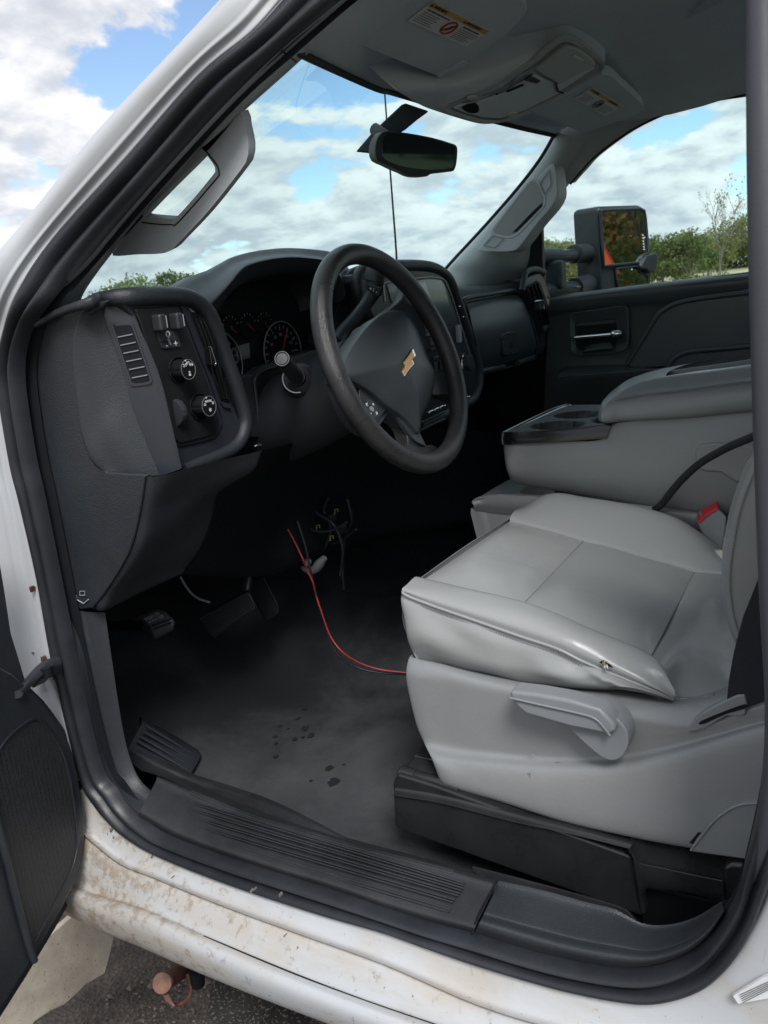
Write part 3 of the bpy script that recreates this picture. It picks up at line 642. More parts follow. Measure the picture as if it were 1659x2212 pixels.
# bezel strip between the side and the switch panel, with its own narrow vent
er = [(250, 152), (300, 190), (345, 270), (400, 400), (480, 580), (560, 800), (630, 1080), (690, 1345)]
br = onplane('z2', er[:-1] + [(740, 1560)], BP, BN); blz = onplane('z2', elz[:-1] + [(560, 1620)], BP, BN)
rows = [blz + np.array([-.004, .006, 0]), blz, blz * .96 + br * .04 + np.array([.001, -.001, 0]), blz * .5 + br * .5 + np.array([.0015, -.0015, 0]), blz * .05 + br * .95, br, br + np.array([-.008, .006, 0])]
vb = surf('vent_bezel', rows, mt['satin'], dash, 2, 5)
BP2 = BP + BN * .0045
vo = onplane('z2', [(142, 335), (165, 318), (275, 305), (312, 318), (330, 345), (478, 775), (480, 812), (460, 830), (335, 848), (305, 835), (288, 800)], BP2, BN)
vi = onplane('z2', [(155, 345), (175, 330), (280, 318), (305, 332), (318, 355), (455, 760), (455, 800), (440, 812), (335, 825), (315, 812), (300, 785)], BP2, BN)
ring('vent_rim', vo, vi, tuple(-BN * .006), mt['satin'], vb, .0012, 2, 60, 3)
plate('vent_hollow', vi, tuple(-BN * .001), mt['dark'], vb, 0)
for (a, c) in (((183, 421), (316, 394)), ((207, 491), (342, 464)), ((233, 561), (368, 534)), ((258, 631), (394, 604)), ((282, 701), (419, 674)), ((307, 773), (444, 747))):
    p = onplane('z2', [a, c], BP2 + BN * .0018, BN)
    plate('vent_slat', [p[0], p[1], p[1] + np.array([0, 0, -.0016]), p[0] + np.array([0, 0, -.0016])], tuple(-BN * .004), mt['lever'], vb, .0004, 1)
# bezel backing round the switch panel
XP = -.172
bk = L('z2', [(240, 150), (330, 128), (640, 112), (720, 125), (800, 165), (900, 270), (1000, 560), (1110, 880), (1240, 1130), (1275, 1220), (1220, 1320), (1080, 1400), (800, 1540), (720, 1560), (690, 1345), (560, 800), (345, 270)], XP - .004, 'X')
pod = plate('switch_pod', bk, (-.03, 0, 0), mt['satin'], dash, .003)
swo = [(340, 182), (360, 172), (685, 152), (712, 160), (728, 185), (775, 300), (872, 560), (962, 800), (1045, 1050), (1066, 1110), (1062, 1180), (1035, 1248), (990, 1282), (750, 1342), (715, 1335), (690, 1305), (605, 950), (475, 600), (385, 300)]
sw = plate('switch_panel', L('z2', swo, XP, 'X'), (-.008, 0, 0), mt['panel'], dash, .0025, 3)
tube('panel_seam', np.concatenate([L('z2', [(640, 118), (700, 140), (735, 180), (790, 310), (890, 570), (985, 810), (1062, 1050), (1085, 1120), (1078, 1190), (1045, 1260), (995, 1300), (745, 1360), (705, 1350)], XP - .002, 'X')]), .0012, mt['dark'], pod, 3, 6)
ex, ey, ez = np.array([1., 0, 0]), np.array([0, 1., 0]), np.array([0, 0, 1.])
def pz(x, y, d=0): return L('z2', [(x, y)], XP + d, 'X')[0]
for (x, y) in ((512, 305), (660, 292)):
    o = box('slide_switch', pz(x, y) + ex * .008, (.018, .014, .0235), mt['grain_lo'], sw, .004, None, 3)
    p = pz(x, y) + ex * .0174; tube('switch_edge', [p + np.array([0, .0045, .009]), p + np.array([0, .0045, -.007])], .0007, mt['silver'], sw, 1, 6)
bc = L('z2', [(527, 382), (540, 376), (690, 368), (704, 376), (740, 500), (734, 512), (595, 526), (575, 520)], XP + .003, 'X')
o = plate('brake_control', bc, (-.004, 0, 0), mt['grain_lo'], sw, .0012)
plate('brake_lever', L('z2', [(624, 438), (634, 437), (660, 494), (648, 496)], XP + .0055, 'X'), (-.003, 0, 0), mt['silver'], sw, .0006, 1)
join_text('control_marks', [('-', pz(612, 493, .0034), ey, ez, .014), ('+', pz(690, 482, .0034), ey, ez, .014)], mt['whitep'], sw)
lathe('mark_ring', pz(620, 397, .0033), ex, [(.0024, 0), (.0042, 0), (.0042, .0003), (.0024, .0003)], mt['whitep'], sw, 20, loop=True)
plate('mark_foot', L('z2', [(612, 412), (640, 410), (640, 420), (630, 424), (632, 430), (622, 430), (620, 422)], XP + .0036, 'X'), (-.0003, 0, 0), mt['whitep'], sw, 0)
tube('control_seam', L('z2', [(558, 468), (628, 462), (705, 452)], XP + .0032, 'X'), .0006, mt['dark'], sw, 1, 5)
def knob(x, y, r, nm):
    p = pz(x, y)
    k = lathe('knob', p, ex, [(r * 1.33, 0), (r * 1.36, .002), (r * 1.25, .0035), (r * 1.12, .0005), (r * 1.04, .0005), (r * 1.02, .005), (r, .019), (r * .96, .0205), (r * .9, .0208), (.0001, .0208)], mt['matte'], dash, 48, 1, 40, flute=(6, .07))
    rg = lathe('knob_rim', p, ex, [(r * .93, .0205), (r * .985, .0206), (r * .985, .0213), (r * .93, .0213)], mt['silver'], k, 48, loop=True)
    return k, p + ex * .0214
k1, c1_ = knob(705, 708, .0142, 'k')
join_text('knob_marks', [('2\u2191', c1_ + np.array([0, -.0055, .0060]), ey, ez, .0062, dict(bold=.0001)), ('4\u2191', c1_ + np.array([0, .0005, .0085]), ey, ez, .0062, dict(bold=.0001)), ('4\u2193', c1_ + np.array([0, .0065, .0060]), ey, ez, .0062, dict(bold=.0001)),
    ('I', c1_ + np.array([0, .001, -.0050]), ey, ez, .0060, dict(bold=.0004)), ('-', c1_ + np.array([0, .001, -.0025]), ey, ez, .010, dict(bold=.0004)), ('=', c1_ + np.array([0, .001, -.0078]), ey, ez, .007, dict(bold=.0004))], mt['whitep'], k1)
k2, c2_ = knob(885, 1022, .0148, 'k')
join_text('knob_marks', [('AUTO', c2_ + np.array([0, -.0022, .0072]), ey, ez, .0040, dict(bold=.0001)), ('O', c2_ + np.array([0, -.0085, .0030]), ey, ez, .0052, dict(bold=.0001)), ('x', c2_ + np.array([0, .0045, .0078]), ey, ez, .0062, dict(bold=.0001)),
    ('D', c2_ + np.array([0, .0085, .0035]), ey, ez, .0058, dict(bold=.0001)), ('*', c2_ + np.array([0, .001, -.0080]), ey, ez, .0125, dict(bold=.0001))], mt['whitep'], k2)
for (kk, cc) in ((k1, c1_), (k2, c2_)):
    lathe('knob_dot', cc + np.array([-.0004, -.004, .0125]), ex, [(.0012, 0), (.0012, .0006)], mt['whitep'], kk, 10)
tw = lathe('thumbwheel', pz(690, 1080) + np.array([-.004, -.002, 0]), ey, [(.012, -.001), (.019, 0), (.0195, .002), (.0195, .008), (.019, .010), (.012, .011)], mt['grain_lo'], sw, 48, flute=(3, .05))
tube('thumbwheel_mark', L('z2', [(722, 1135), (738, 1130), (745, 1165)], XP + .003, 'X'), .0007, mt['greyp'], sw, 2, 5)
# padded roll round the pod
path = np.concatenate([L('c3', [(150, 298)], .010), L('c3', [(215, 262), (300, 228), (390, 202)], .018), L('z2', [(30, 92)], -.215, 'X'), L('z2', [(160, 84)], -.190, 'X'), L('z2', [(300, 76), (500, 68), (690, 72), (820, 96), (925, 170), (1000, 285), (1095, 520), (1180, 760), (1258, 1000), (1288, 1130), (1282, 1220), (1250, 1310), (1180, 1390), (1060, 1450), (880, 1520), (760, 1560)], XP - .004, 'X')])
rad = [.004, .005, .006, .0075, .009, .011, .0125] + [.013] * 5 + [.0115] * 5 + [.011] * 2 + [.010, .009, .007]
tube('pod_surround', path, rad[:len(path)] + [.007] * (len(path) - len(rad)), mt['grain'], dash, 4, 14)
# driver's air vent between panel and roll
vx = XP - .012
va = L('z2', [(812, 212), (850, 205), (920, 235), (970, 320), (1020, 520), (1085, 740), (1165, 970), (1150, 995), (1075, 960), (985, 640), (885, 400), (835, 270)], XP + .0005 - .003, 'X')
av = plate('air_vent', va, (-.010, 0, 0), mt['dark'], dash, .002)
for dx in (12, 44, 76):
    tube('vent_vane', L('z2', [(850 + dx * .8, 262 - dx * .1), (900 + dx, 400), (965 + dx, 600), (1010 + dx, 760), (1075 + dx * .8, 955)], XP, 'X'), .0022, mt['piano'], av, 3, 6)
box('vent_tab', L('z2', [(985, 590)], XP + .004, 'X')[0], (.012, .010, .027), mt['piano'], av, .002)
tube('tab_edge', L('z2', [(968, 512), (990, 510), (1008, 560), (1032, 630), (1036, 655), (1024, 672)], XP + .0105, 'X'), .0011, mt['chrome'], av, 3, 8)
plate('vent_foot', L('z2', [(1080, 985), (1140, 998), (1178, 1045), (1110, 1035)], XP, 'X'), (-.004, 0, 0), mt['satin'], av, .001)
# lower dash under the pod, two mouldings with a seam between them
K = [[(632, 952), (700, 948), (880, 900), (1128, 842)], [(616, 1060), (668, 1058), (800, 1030), (1085, 932)], [(598, 1150), (652, 1150), (780, 1125), (948, 1020)], [(568, 1260), (628, 1250), (750, 1215), (915, 1130)],
     [(508, 1372), (572, 1350), (690, 1320), (870, 1250)], [(440, 1472), (500, 1450), (630, 1395), (805, 1345)], [(402, 1521), (452, 1531), (590, 1462), (775, 1372)]]
rows = [L('c3', [(*r[0], .028), (*r[1], .040), (*r[2], .085 + .004 * i), (*r[3], .150 + .004 * i)]) for i, r in enumerate(K)]
rows.append(rows[-1] + np.array([-.05, .02, .02]))
surf('lower_panel', rows, mt['grain'], dash, 4, 5)
tube('panel_gap', [r[0] + np.array([.0005, -.001, 0]) for r in rows[:-1]], .0011, mt['dark'], dash, 4, 6)
tube('panel_gap', [r[3] + np.array([.001, -.001, 0]) for r in rows[:-1]], .0011, mt['dark'], dash, 4, 6)
top = L('c3', [(1128, 842, -.215), (1300, 800, -.21), (1480, 750, -.20), (1800, 740, -.20), (2100, 760, -.22), (2400, 760, -.25)], ax='X')
rr = [rows[k][3] for k in (0, 2, 4, 6)]
kb = []
for k, t in enumerate((0, .33, .66, 1.0)):
    p = [rr[k]]
    for j in range(1, 6):
        q = top[j].copy(); q[2] -= .26 * t; q[0] -= .10 * t + .03 * math.sin(3.1 * t); p.append(q)
    kb.append(p)
kb.append([np.array(p) + np.array([-.10, 0, .0]) for p in kb[-1]])
surf('knee_panel', kb, mt['dark'], dash, 4, 4)  # shade of the recess below the column put into its black colour
cl = L('c3', [(1113, 826)], -.208, 'X')[0]
lathe('trim_clip', cl, (.8, -.3, .5), [(.0001, .008), (.004, .0075), (.0065, .003), (.005, 0), (.003, -.006), (.0001, -.006)], mt['chrome'], dash, 12)
# instrument hood
e2 = [(-140, 760), (-60, 600), (0, 482), (80, 400), (180, 290), (250, 205), (330, 142), (500, 93), (700, 70), (850, 78), (1000, 100), (1085, 165), (1150, 270), (1180, 400)]
si = [(-460, 430), (-330, 330), (-220, 270), (-80, 225), (40, 168), (110, 136), (250, 99), (420, 71), (620, 56), (850, 66), (1010, 90), (1110, 160), (1190, 270), (1225, 400)]
ie = [(-130, 800), (-40, 660), (50, 590), (110, 505), (180, 415), (250, 345), (330, 300), (420, 262), (600, 228), (800, 214), (980, 240), (1050, 290), (1105, 365), (1130, 470)]
E2 = L('z3', e2, -.215, 'X'); SI_ = L('z3', si, -.33, 'X'); IE = L('z3', ie, -.232, 'X')
bk = SI_.copy(); bk[:, 0] = -.62; bk[:, 2] = bk[:, 2] * .3 + .70 * .7; bk[:, 1] = bk[:, 1] * 1.1 - .045
nose = E2 * .75 + IE * .25 + np.array([.006, 0, 0])
deep = IE + np.array([-.03, 0, 0]); deep2 = IE * np.array([1, .92, 1]) + np.array([-.085, .036, -.012])
surf('cluster_hood', [bk, SI_, SI_ * .45 + E2 * .55 + np.array([0, 0, .002]), E2, nose, IE, deep, deep2], mt['grain'], dash, 4, 4)
# gauge cluster
GX = -.312
face = plate('gauge_panel', L('z3', [(-60, 640), (60, 560), (300, 300), (700, 200), (1000, 240), (1250, 500), (1280, 900), (900, 1000), (300, 1200), (100, 1100)], GX - .004, 'X'), (-.01, 0, 0), mt['dark'], dash, 0)
def gauge(x, y, r, a0, a1, n, needle, nums=(), ring_=True):
    c = L('z3', [(x, y)], GX, 'X')[0]
    g = lathe('gauge', c, ex, [(r * 1.1, -.003), (r * 1.12, .0), (r * 1.06, .002), (r * 1.02, -.002), (.0001, -.002)], mt['matte'], dash, 48)
    for k in range(n):
        a = math.radians(a0 + (a1 - a0) * k / (n - 1)); d = np.array([0, math.cos(a), math.sin(a)]); tdir = np.array([0, -math.sin(a), math.cos(a)])
        big_ = k % 2 == 0; w = r * (.028 if r > .03 else .05)
        p0, p1 = c + d * r * (.80 if big_ else .87), c + d * r * .97
        plate('tick', [p0 + tdir * w, p0 - tdir * w, p1 - tdir * w, p1 + tdir * w], (.0005, 0, 0), mt['greyp'], g, 0)
    a = math.radians(needle); d = np.array([0, math.cos(a), math.sin(a)]); tdir = np.array([0, -math.sin(a), math.cos(a)])
    plate('needle', [c - d * r * .2 + tdir * r * .04, c - d * r * .2 - tdir * r * .04, c + d * r * .85 - tdir * r * .015, c + d * r * .85 + tdir * r * .015], (.0015, 0, 0), mt['needle'], g, 0)
    lathe('needle_hub', c, ex, [(r * .16, -.001), (r * .15, .003), (.0001, .003)], mt['panel'], g, 16)
    if nums: join_text('dial_numbers', [(s, c + np.array([.0004, math.cos(math.radians(t)) * r * .64, math.sin(math.radians(t)) * r * .64]), ey, ez, r * .17) for s, t in nums], mt['greyp'], g)
    return g, c
for (x, y) in ((195, 690), (350, 668), (490, 655)):
    gauge(x, y, .0225, 20, 160, 7, -35)
gauge(640, 900, .052, -30, 210, 17, 60, [('40', 150), ('60', 118), ('80', 88), ('100', 58), ('120', 28), ('140', -2)])
sp_, spc = gauge(95, 1010, .052, -30, 210, 17, 150)
for g_, cc in ((None, L('z3', [(640, 900)], GX, 'X')[0]), (None, spc)):
    pts = [cc + np.array([.003, math.cos(math.radians(a)) * .0575, math.sin(math.radians(a)) * .0575]) for a in range(-35, 220, 15)]
    tube('gauge_ring', pts, .0012, mt['silver'], dash, 2, 6)
plate('display', L('z3', [(235, 850), (355, 820), (365, 950), (260, 975)], GX + .001, 'X'), (-.003, 0, 0), mt['screen'], dash, 0)
# surround below the gauges, with the opening for the column
so_ = L('z3', [(60, 1180), (255, 1095), (380, 1085), (450, 1030), (590, 985), (760, 925), (900, 880), (1150, 860), (1400, 900), (1420, 1500), (1150, 1620), (300, 1640), (130, 1500)], -.245, 'X')
plate('instrument_surround', so_, (-.02, 0, 0), mt['grain_lo'], dash, .004)
oc = L('z3', [(400, 1160), (415, 1110), (460, 1065), (560, 1030), (700, 1010), (900, 1010), (1080, 1040), (1100, 1500), (900, 1560), (480, 1540), (430, 1400)], -.2435, 'X')
plate('column_opening', oc, (-.001, 0, 0), mt['dark'], dash, 0)
tube('opening_rim', np.concatenate([oc, oc[:1]]), .0035, mt['grain_lo'], dash, 3, 8)
# pad between the hood and the centre stack
cp = L('z1', [(300, 620), (330, 440), (385, 350), (450, 296), (560, 272), (820, 265), (960, 285), (1080, 330), (900, 900), (260, 980)], -.262, 'X')
plate('centre_pad', cr(cp, 3, True), (-.10, 0, -.02), mt['grain'], dash, .006, 3)
# centre stack
CX = -.20
cb = L('z1', [(500, 430), (560, 355), (700, 338), (880, 326), (1060, 332), (1190, 365), (1255, 440), (1330, 680), (1425, 960), (1488, 1150), (1492, 1290), (1455, 1415), (1390, 1470), (1000, 1720), (880, 1640), (700, 1000)], CX, 'X')
cs = plate('centre_stack', cr(cb, 2, True), (-.05, 0, 0), mt['satin'], dash, .004, 3)
tube('stack_surround', L('z1', [(560, 720), (480, 560), (458, 440), (480, 365), (540, 315), (700, 298), (880, 290), (1020, 292), (1120, 312), (1205, 360), (1268, 440), (1345, 660), (1440, 950), (1500, 1140), (1510, 1290), (1470, 1425), (1390, 1490), (1250, 1560), (1000, 1680)], CX - .004, 'X'), .0125, mt['grain'], dash, 4, 12)
tube('stack_trim', L('z1', [(700, 600), (690, 460), (720, 432), (880, 412), (1060, 390), (1180, 400), (1228, 445), (1290, 600), (1400, 950), (1452, 1130)], CX + .001, 'X'), .0016, mt['silver'], cs, 4, 8)
scr = plate('screen', L('z1', [(715, 455), (735, 445), (1085, 405), (1185, 415), (1212, 450), (1300, 790), (1280, 800), (850, 860), (835, 850)], CX + .002, 'X'), (-.004, 0, 0), mt['screen'], cs, .001)
plate('screen_window', L('z1', [(822, 462), (1050, 432), (1130, 700), (930, 740)], CX + .0026, 'X'), (-.001, 0, 0), mt['silver'], cs, 0)
for (x, y, w, h) in ((1085, 850, .030, .010), (1085, 885, .034, .006), (1115, 945, .018, .016), (1175, 935, .012, .014), (1120, 1010, .04, .006), (1130, 1160, .016, .018), (1180, 1150, .016, .018), (1225, 1140, .016, .018), (1070, 1180, .016, .018), (1150, 1085, .045, .008)):
    box('stack_button', L('z1', [(x, y)], CX + .003, 'X')[0], (.008, w, h), mt['lever'] if y < 1000 else mt['grain_lo'], cs, .0015)
kn = lathe('tuning_knob', L('z1', [(1385, 1130)], CX, 'X')[0], ex, [(.021, 0), (.020, .016), (.018, .019), (.0001, .019)], mt['grain_lo'], cs, 40, flute=(4, .04))
lathe('knob_rim', L('z1', [(1385, 1130)], CX, 'X')[0], ex, [(.0225, .001), (.0235, .003), (.0225, .006)], mt['chrome'], cs, 40, loop=True)
box('side_button', L('z1', [(1335, 880)], CX + .004, 'X')[0], (.012, .016, .042), mt['trim'], cs, .004)
tube('stack_latch', L('z1', [(1335, 645), (1360, 645), (1385, 720), (1370, 735)], CX + .004, 'X'), .0018, mt['chrome'], cs, 2, 8)
for (a, c) in (((1070, 1560), (1208, 1500)), ((1385, 1438), (1418, 1422))):
    p = L('z1', [a, c], CX + .016, 'X'); tube('toggle_bar', p, .0022, mt['chrome'], cs, 1, 8)
    for t in ((0, .35, .7, 1) if a[0] < 1200 else (0, 1)):
        lathe('toggle', p[0] * (1 - t) + p[1] * t - ex * .004, ex, [(.003, 0), (.0035, .006), (.002, .010), (.0001, .010)], mt['chrome'], cs, 10)
for dy in (0, 62):
    tube('tray_edge', L('z1', [(1010, 1650 + dy), (1110, 1600 + dy), (1215, 1555 + dy)], CX + .012, 'X'), .003, mt['grain_lo'], cs, 2, 8)
# passenger side of the dash
R_ = [([(250, 100), (350, 100), (450, 92), (540, 78), (612, 62), (700, 90)], -.46), ([(270, 120), (350, 130), (450, 128), (540, 112), (610, 98), (700, 110)], -.30), ([(300, 190), (360, 182), (460, 162), (560, 146), (612, 150), (700, 150)], -.235),
      ([(330, 280), (378, 270), (480, 250), (590, 235), (640, 235), (710, 230)], -.208), ([(370, 400), (408, 385), (500, 365), (620, 345), (668, 340), (715, 330)], -.205), ([(390, 520), (420, 505), (520, 480), (640, 440), (690, 420), (720, 400)], -.235)]
rows = [L('c4', p, d, 'X') for p, d in R_]; rows.append(rows[-1] + np.array([-.2, 0, -.02]))
rows[0] = rows[0] + np.array([-.1, 0, -.02])
surf('passenger_dash', rows, mt['doorp'], dash, 4, 4)
g_rows = []
for pts, d in (([(352, 205), (430, 188), (510, 174), (570, 166), (598, 182)], -.229), ([(365, 240), (440, 224), (520, 210), (580, 202), (612, 212)], -.212), ([(385, 330), (460, 315), (540, 302), (600, 294), (636, 290)], -.196), ([(405, 420), (480, 404), (560, 386), (620, 375), (658, 372)], -.200), ([(417, 488), (490, 470), (565, 452), (620, 438), (648, 434)], -.222)):
    g_rows.append(L('c4', pts, d + .004, 'X'))
glb = surf('glovebox_door', g_rows, mt['airbag'], dash, 5, 5, puff=((.006, 0, 0), 6))
edge = np.concatenate([g_rows[0], np.array([r[-1] for r in g_rows[1:]]), g_rows[-1][::-1][1:], np.array([r[0] for r in g_rows[1:-1]])[::-1]])
tube('glovebox_gap', np.concatenate([edge, edge[:1]]) + ex * -.001, .003, mt['dark'], dash, 2, 6)
tube('glovebox_recess', L('c4', [(345, 205), (352, 185), (440, 168), (545, 150), (585, 155), (610, 185), (640, 270), (660, 350), (668, 372)], -.210, 'X'), .006, mt['grain_lo'], dash, 3, 8)
lt = plate('glovebox_latch', L('c4', [(512, 372), (520, 362), (570, 350), (577, 358), (582, 420), (530, 432), (520, 425)], -.183, 'X'), (-.012, 0, 0), mt['grain'], dash, .003)
plate('latch_hood', cr(L('c4', [(505, 352), (520, 335), (560, 326), (578, 340), (578, 352), (515, 366)], -.182, 'X'), 3, True), (-.014, 0, 0), mt['grain_lo'], dash, .003)
lathe('lock_cylinder', L('c4', [(548, 385)], -.183, 'X')[0], (1, -.2, 0), [(.008, 0), (.008, .002), (.006, .0025), (.0001, .002)], mt['panel'], lt, 20)
for (a, c) in (((418, 500), (515, 478)), ((575, 462), (648, 438))):
    p = L('c4', [a, c], -.205, 'X'); tube('glovebox_lip', p, .008, mt['grain_lo'], dash, 1, 10)
tube('glovebox_lip', L('c4', [(515, 488), (580, 468)], -.215, 'X'), .003, mt['grain'], dash, 1, 8)
text('airbag_mark', 'AIRBAG', L('c4', [(536, 127)], -.285, 'X')[0] + np.array([.002, 0, .012]), ey, (-.8, 0, .5), .010, mt['dark'], dash)
# passenger vent at the end of the dash
pv = cr(L('c4', [(606, 110), (614, 98), (665, 76), (690, 92), (722, 190), (732, 260), (728, 318), (690, 345), (684, 330), (650, 220)], -.188, 'X'), 2, True)
vv = plate('passenger_vent', pv, (-.03, 0, 0), mt['satin'], dash, .005, 3)
pi = L('c4', [(622, 128), (660, 105), (676, 118), (708, 210), (720, 290), (718, 305), (682, 325), (660, 230)], -.186, 'X')
plate('vent_hollow', pi, (-.002, 0, 0), mt['dark'], vv, 0)
for dx in (12, 26, 40): tube('vent_vane', L('c4', [(622 + dx, 138 - dx * .5), (650 + dx, 220 - dx * .4), (676 + dx * .9, 310 - dx * .4)], -.184, 'X'), .0028, mt['piano'], vv, 2, 6)
box('vent_tab', L('c4', [(672, 212)], -.176, 'X')[0], (.02, .034, .028), mt['satin'], vv, .003)
tube('tab_edge', L('c4', [(652, 196), (682, 192), (690, 204), (692, 228)], -.165, 'X'), .0022, mt['chrome'], vv, 2, 8)
lathe('vent_wheel', L('c4', [(698, 312)], -.182, 'X')[0], ey, [(.006, -.02), (.010, -.018), (.010, .018), (.006, .02)], mt['satin'], vv, 20)
tube('dash_end_roll', L('c4', [(596, 150), (602, 112), (612, 72), (632, 60), (660, 58), (690, 72)], -.192, 'X'), .009, mt['grain'], dash, 3, 10)

# ================================================================ steering column
col = thing('steering_column', 'black steering column shroud with stalk and gear lever behind the steering wheel', 'steering column', (-.2, .45, .6))
T = math.radians(19.3); WC = np.array([0, .45, .70]); WN = np.array([math.cos(T), 0, math.sin(T)]); W1 = np.array([0, 1., 0]); W2 = np.array([-math.sin(T), 0, math.cos(T)])
def W(a, r, h=0): return WC + r * (math.cos(math.radians(a)) * W1 + math.sin(math.radians(a)) * W2) + h * WN
def wp(pts, h, crop='z1'): return onplane(crop, pts, WC + WN * h, WN)
ax_ = [WC - WN * d for d in (.36, .26, .16, .085, .062)]
tube('column_shroud', [p + np.array([0, 0, -.012 * (i < 3)]) for i, p in enumerate(ax_)], [.074, .076, .072, .066, .055], mt['grain_lo'], col, 4, 28)
tube('steering_shaft', [WC - WN * .36 + np.array([0, 0, -.01]), WC - WN * .50 + np.array([0, .01, -.10]), np.array([-.80, .47, .22])], [.022, .018, .018], mt['riser'], col, 3, 14)
lathe('shaft_joint', WC - WN * .50 + np.array([0, .01, -.10]), (-.7, 0, -.6), [(.024, -.03), (.030, -.02), (.030, .02), (.024, .03)], mt['lever'], col, 16)
lathe('clock_ring', WC - WN * .075, WN, [(.06, 0), (.064, .006), (.064, .022), (.05, .03)], mt['dark'], col, 36)
sp0, sp1 = L('z3', [(640, 957)], .265)[0], L('z3', [(770, 1125)], .375)[0]; dS = (sp0 - sp1) / np.linalg.norm(sp0 - sp1)
st_ = tube('turn_signal_stalk', [sp1, sp1 * .6 + sp0 * .4, sp0 - dS * .012], [.0135, .0122, .0116], mt['grain_lo'], col, 4, 20)
lathe('stalk_cap', sp0 - dS * .012, dS, [(.0116, 0), (.0120, .004), (.0118, .010), (.0108, .0125), (.0098, .0125), (.0096, .0105), (.0001, .0108)], mt['piano'], st_, 32)
lathe('cap_rim', sp0, dS, [(.0104, -.0004), (.0114, .0006), (.0108, .0016), (.0100, .0008)], mt['lever'], st_, 32, loop=True)
lathe('cap_face', sp0, dS, [(.0086, -.001), (.0084, .0008), (.0001, .0012)], mt['airbag'], st_, 32)
lathe('stalk_boot', sp1 - dS * .01, dS, [(.030, -.012), (.029, 0), (.024, .008), (.016, .012), (.014, .02)], mt['rubber'], st_, 28)
tube('boot_edge', [sp1 + .024 * (math.cos(a) * frame(dS)[0] + math.sin(a) * frame(dS)[1]) for a in np.radians(range(120, 300, 20))], .0012, mt['silver'], st_, 2, 6)
lp = L('z1', [(270, 960, .50), (330, 870, .525), (440, 745, .555), (540, 620, .585), (590, 520, .60), (612, 430, .605)])
gl = tube('gear_lever', lp, [.015, .0125, .0115, .0120, .0155, .0170], mt['grain_lo'], col, 5, 18)
kn_ = L('z1', [(606, 425, .604), (622, 345, .607), (645, 225, .612)])
tube('lever_knob', kn_, [.0172, .0182, .0178], mt['airbag'], gl, 3, 18)
p_ = L('z1', [(545, 448), (668, 480), (640, 562), (538, 522)], .585)
plate('shift_button', p_, (.003, .006, 0), mt['panel'], gl, .002)
pc = L('z1', [(575, 492), (602, 497), (628, 514)], .5842); rt = pc[2] - pc[0]
join_text('button_marks', [('+', pc[0], rt, ez, .011), ('|', pc[1], rt, ez, .008), ('-', pc[2], rt, ez, .012)], mt['whitep'], gl)
join_text('lever_mark', [('Y', L('z1', [(650, 292)], .588)[0], rt, ez, .008)], mt['whitep'], gl)
tube('lever_joint', [L('z1', [q], .586)[0] for q in ((513, 412), (560, 418), (640, 440), (690, 455))], .0008, mt['dark'], gl, 2, 5)

# ================================================================ steering wheel
wh = thing('steering_wheel', 'black four spoke steering wheel turned left with gold bowtie emblem on its hub', 'steering wheel', WC)
Rr = .1785
th_ = np.linspace(0, 360, 97)[:-1]
tube('rim', [W(a, Rr) for a in th_], .0165, mt['wheel'], wh, 1, 20, closed=True)
def dome(name, pts, h, rise, depth, mat, parent, sm=3, edge=.0, power=2.0, n=8):
    P = cr(wp(pts, h), sm, True); c = P.mean(0); k = len(P); V = [P - WN * depth, P - WN * .0015]
    for t in np.linspace(.985, 0.02, n):
        V.append(c + (P - c) * t + WN * rise * (1 - t ** power))
    V = np.array(V)
    f = grid_faces(len(V), k, False, True) + [tuple((len(V) - 1) * k + j for j in range(k))]
    return link(name, mesh(V.reshape(-1, 3), f, name), mat, parent, 45)
def spoke(pts, h, depth, mat, nm='spoke', bev=.006, parent=wh, sm=3):
    return plate(nm, cr(wp(pts, h), sm, True), tuple(-WN * depth), mat, parent, bev, 3)
HB = -.018
spoke([(640, 760), (760, 640), (845, 565), (880, 490), (900, 420), (1010, 470), (1130, 640), (1100, 730), (1050, 850), (1010, 940), (960, 1000), (800, 900)], HB, .025, mt['wheel'])
spoke([(880, 700), (985, 600), (1050, 590), (1090, 630), (1090, 720), (1040, 830), (1012, 915), (950, 790)], HB + .004, .008, mt['airbag'], 'spoke_cover', .002)
spoke([(330, 1240), (480, 1300), (720, 1480), (745, 1530), (640, 1690), (560, 1720), (430, 1600), (330, 1400), (300, 1280)], HB, .025, mt['satin'])
spoke([(700, 1460), (820, 1600), (880, 1720), (900, 1820), (870, 1930), (980, 1980), (1160, 1890), (1110, 1835), (1060, 1840), (1010, 1740), (1000, 1600), (860, 1480)], HB, .025, mt['wheel'])
spoke([(790, 1560), (870, 1640), (950, 1690), (1000, 1735), (1050, 1835), (1040, 1845), (960, 1800), (880, 1700)], HB + .005, .008, mt['airbag'], 'spoke_cover', .002)
spoke([(1050, 1150), (1140, 1205), (1230, 1240), (1330, 1180), (1370, 1300), (1340, 1450), (1250, 1410), (1130, 1405), (1050, 1480), (1000, 1300)], HB, .025, mt['wheel'])
spoke([(1130, 1185), (1180, 1215), (1240, 1250), (1258, 1390), (1200, 1402), (1110, 1400), (1120, 1300)], HB + .005, .008, mt['airbag'], 'spoke_cover', .002)
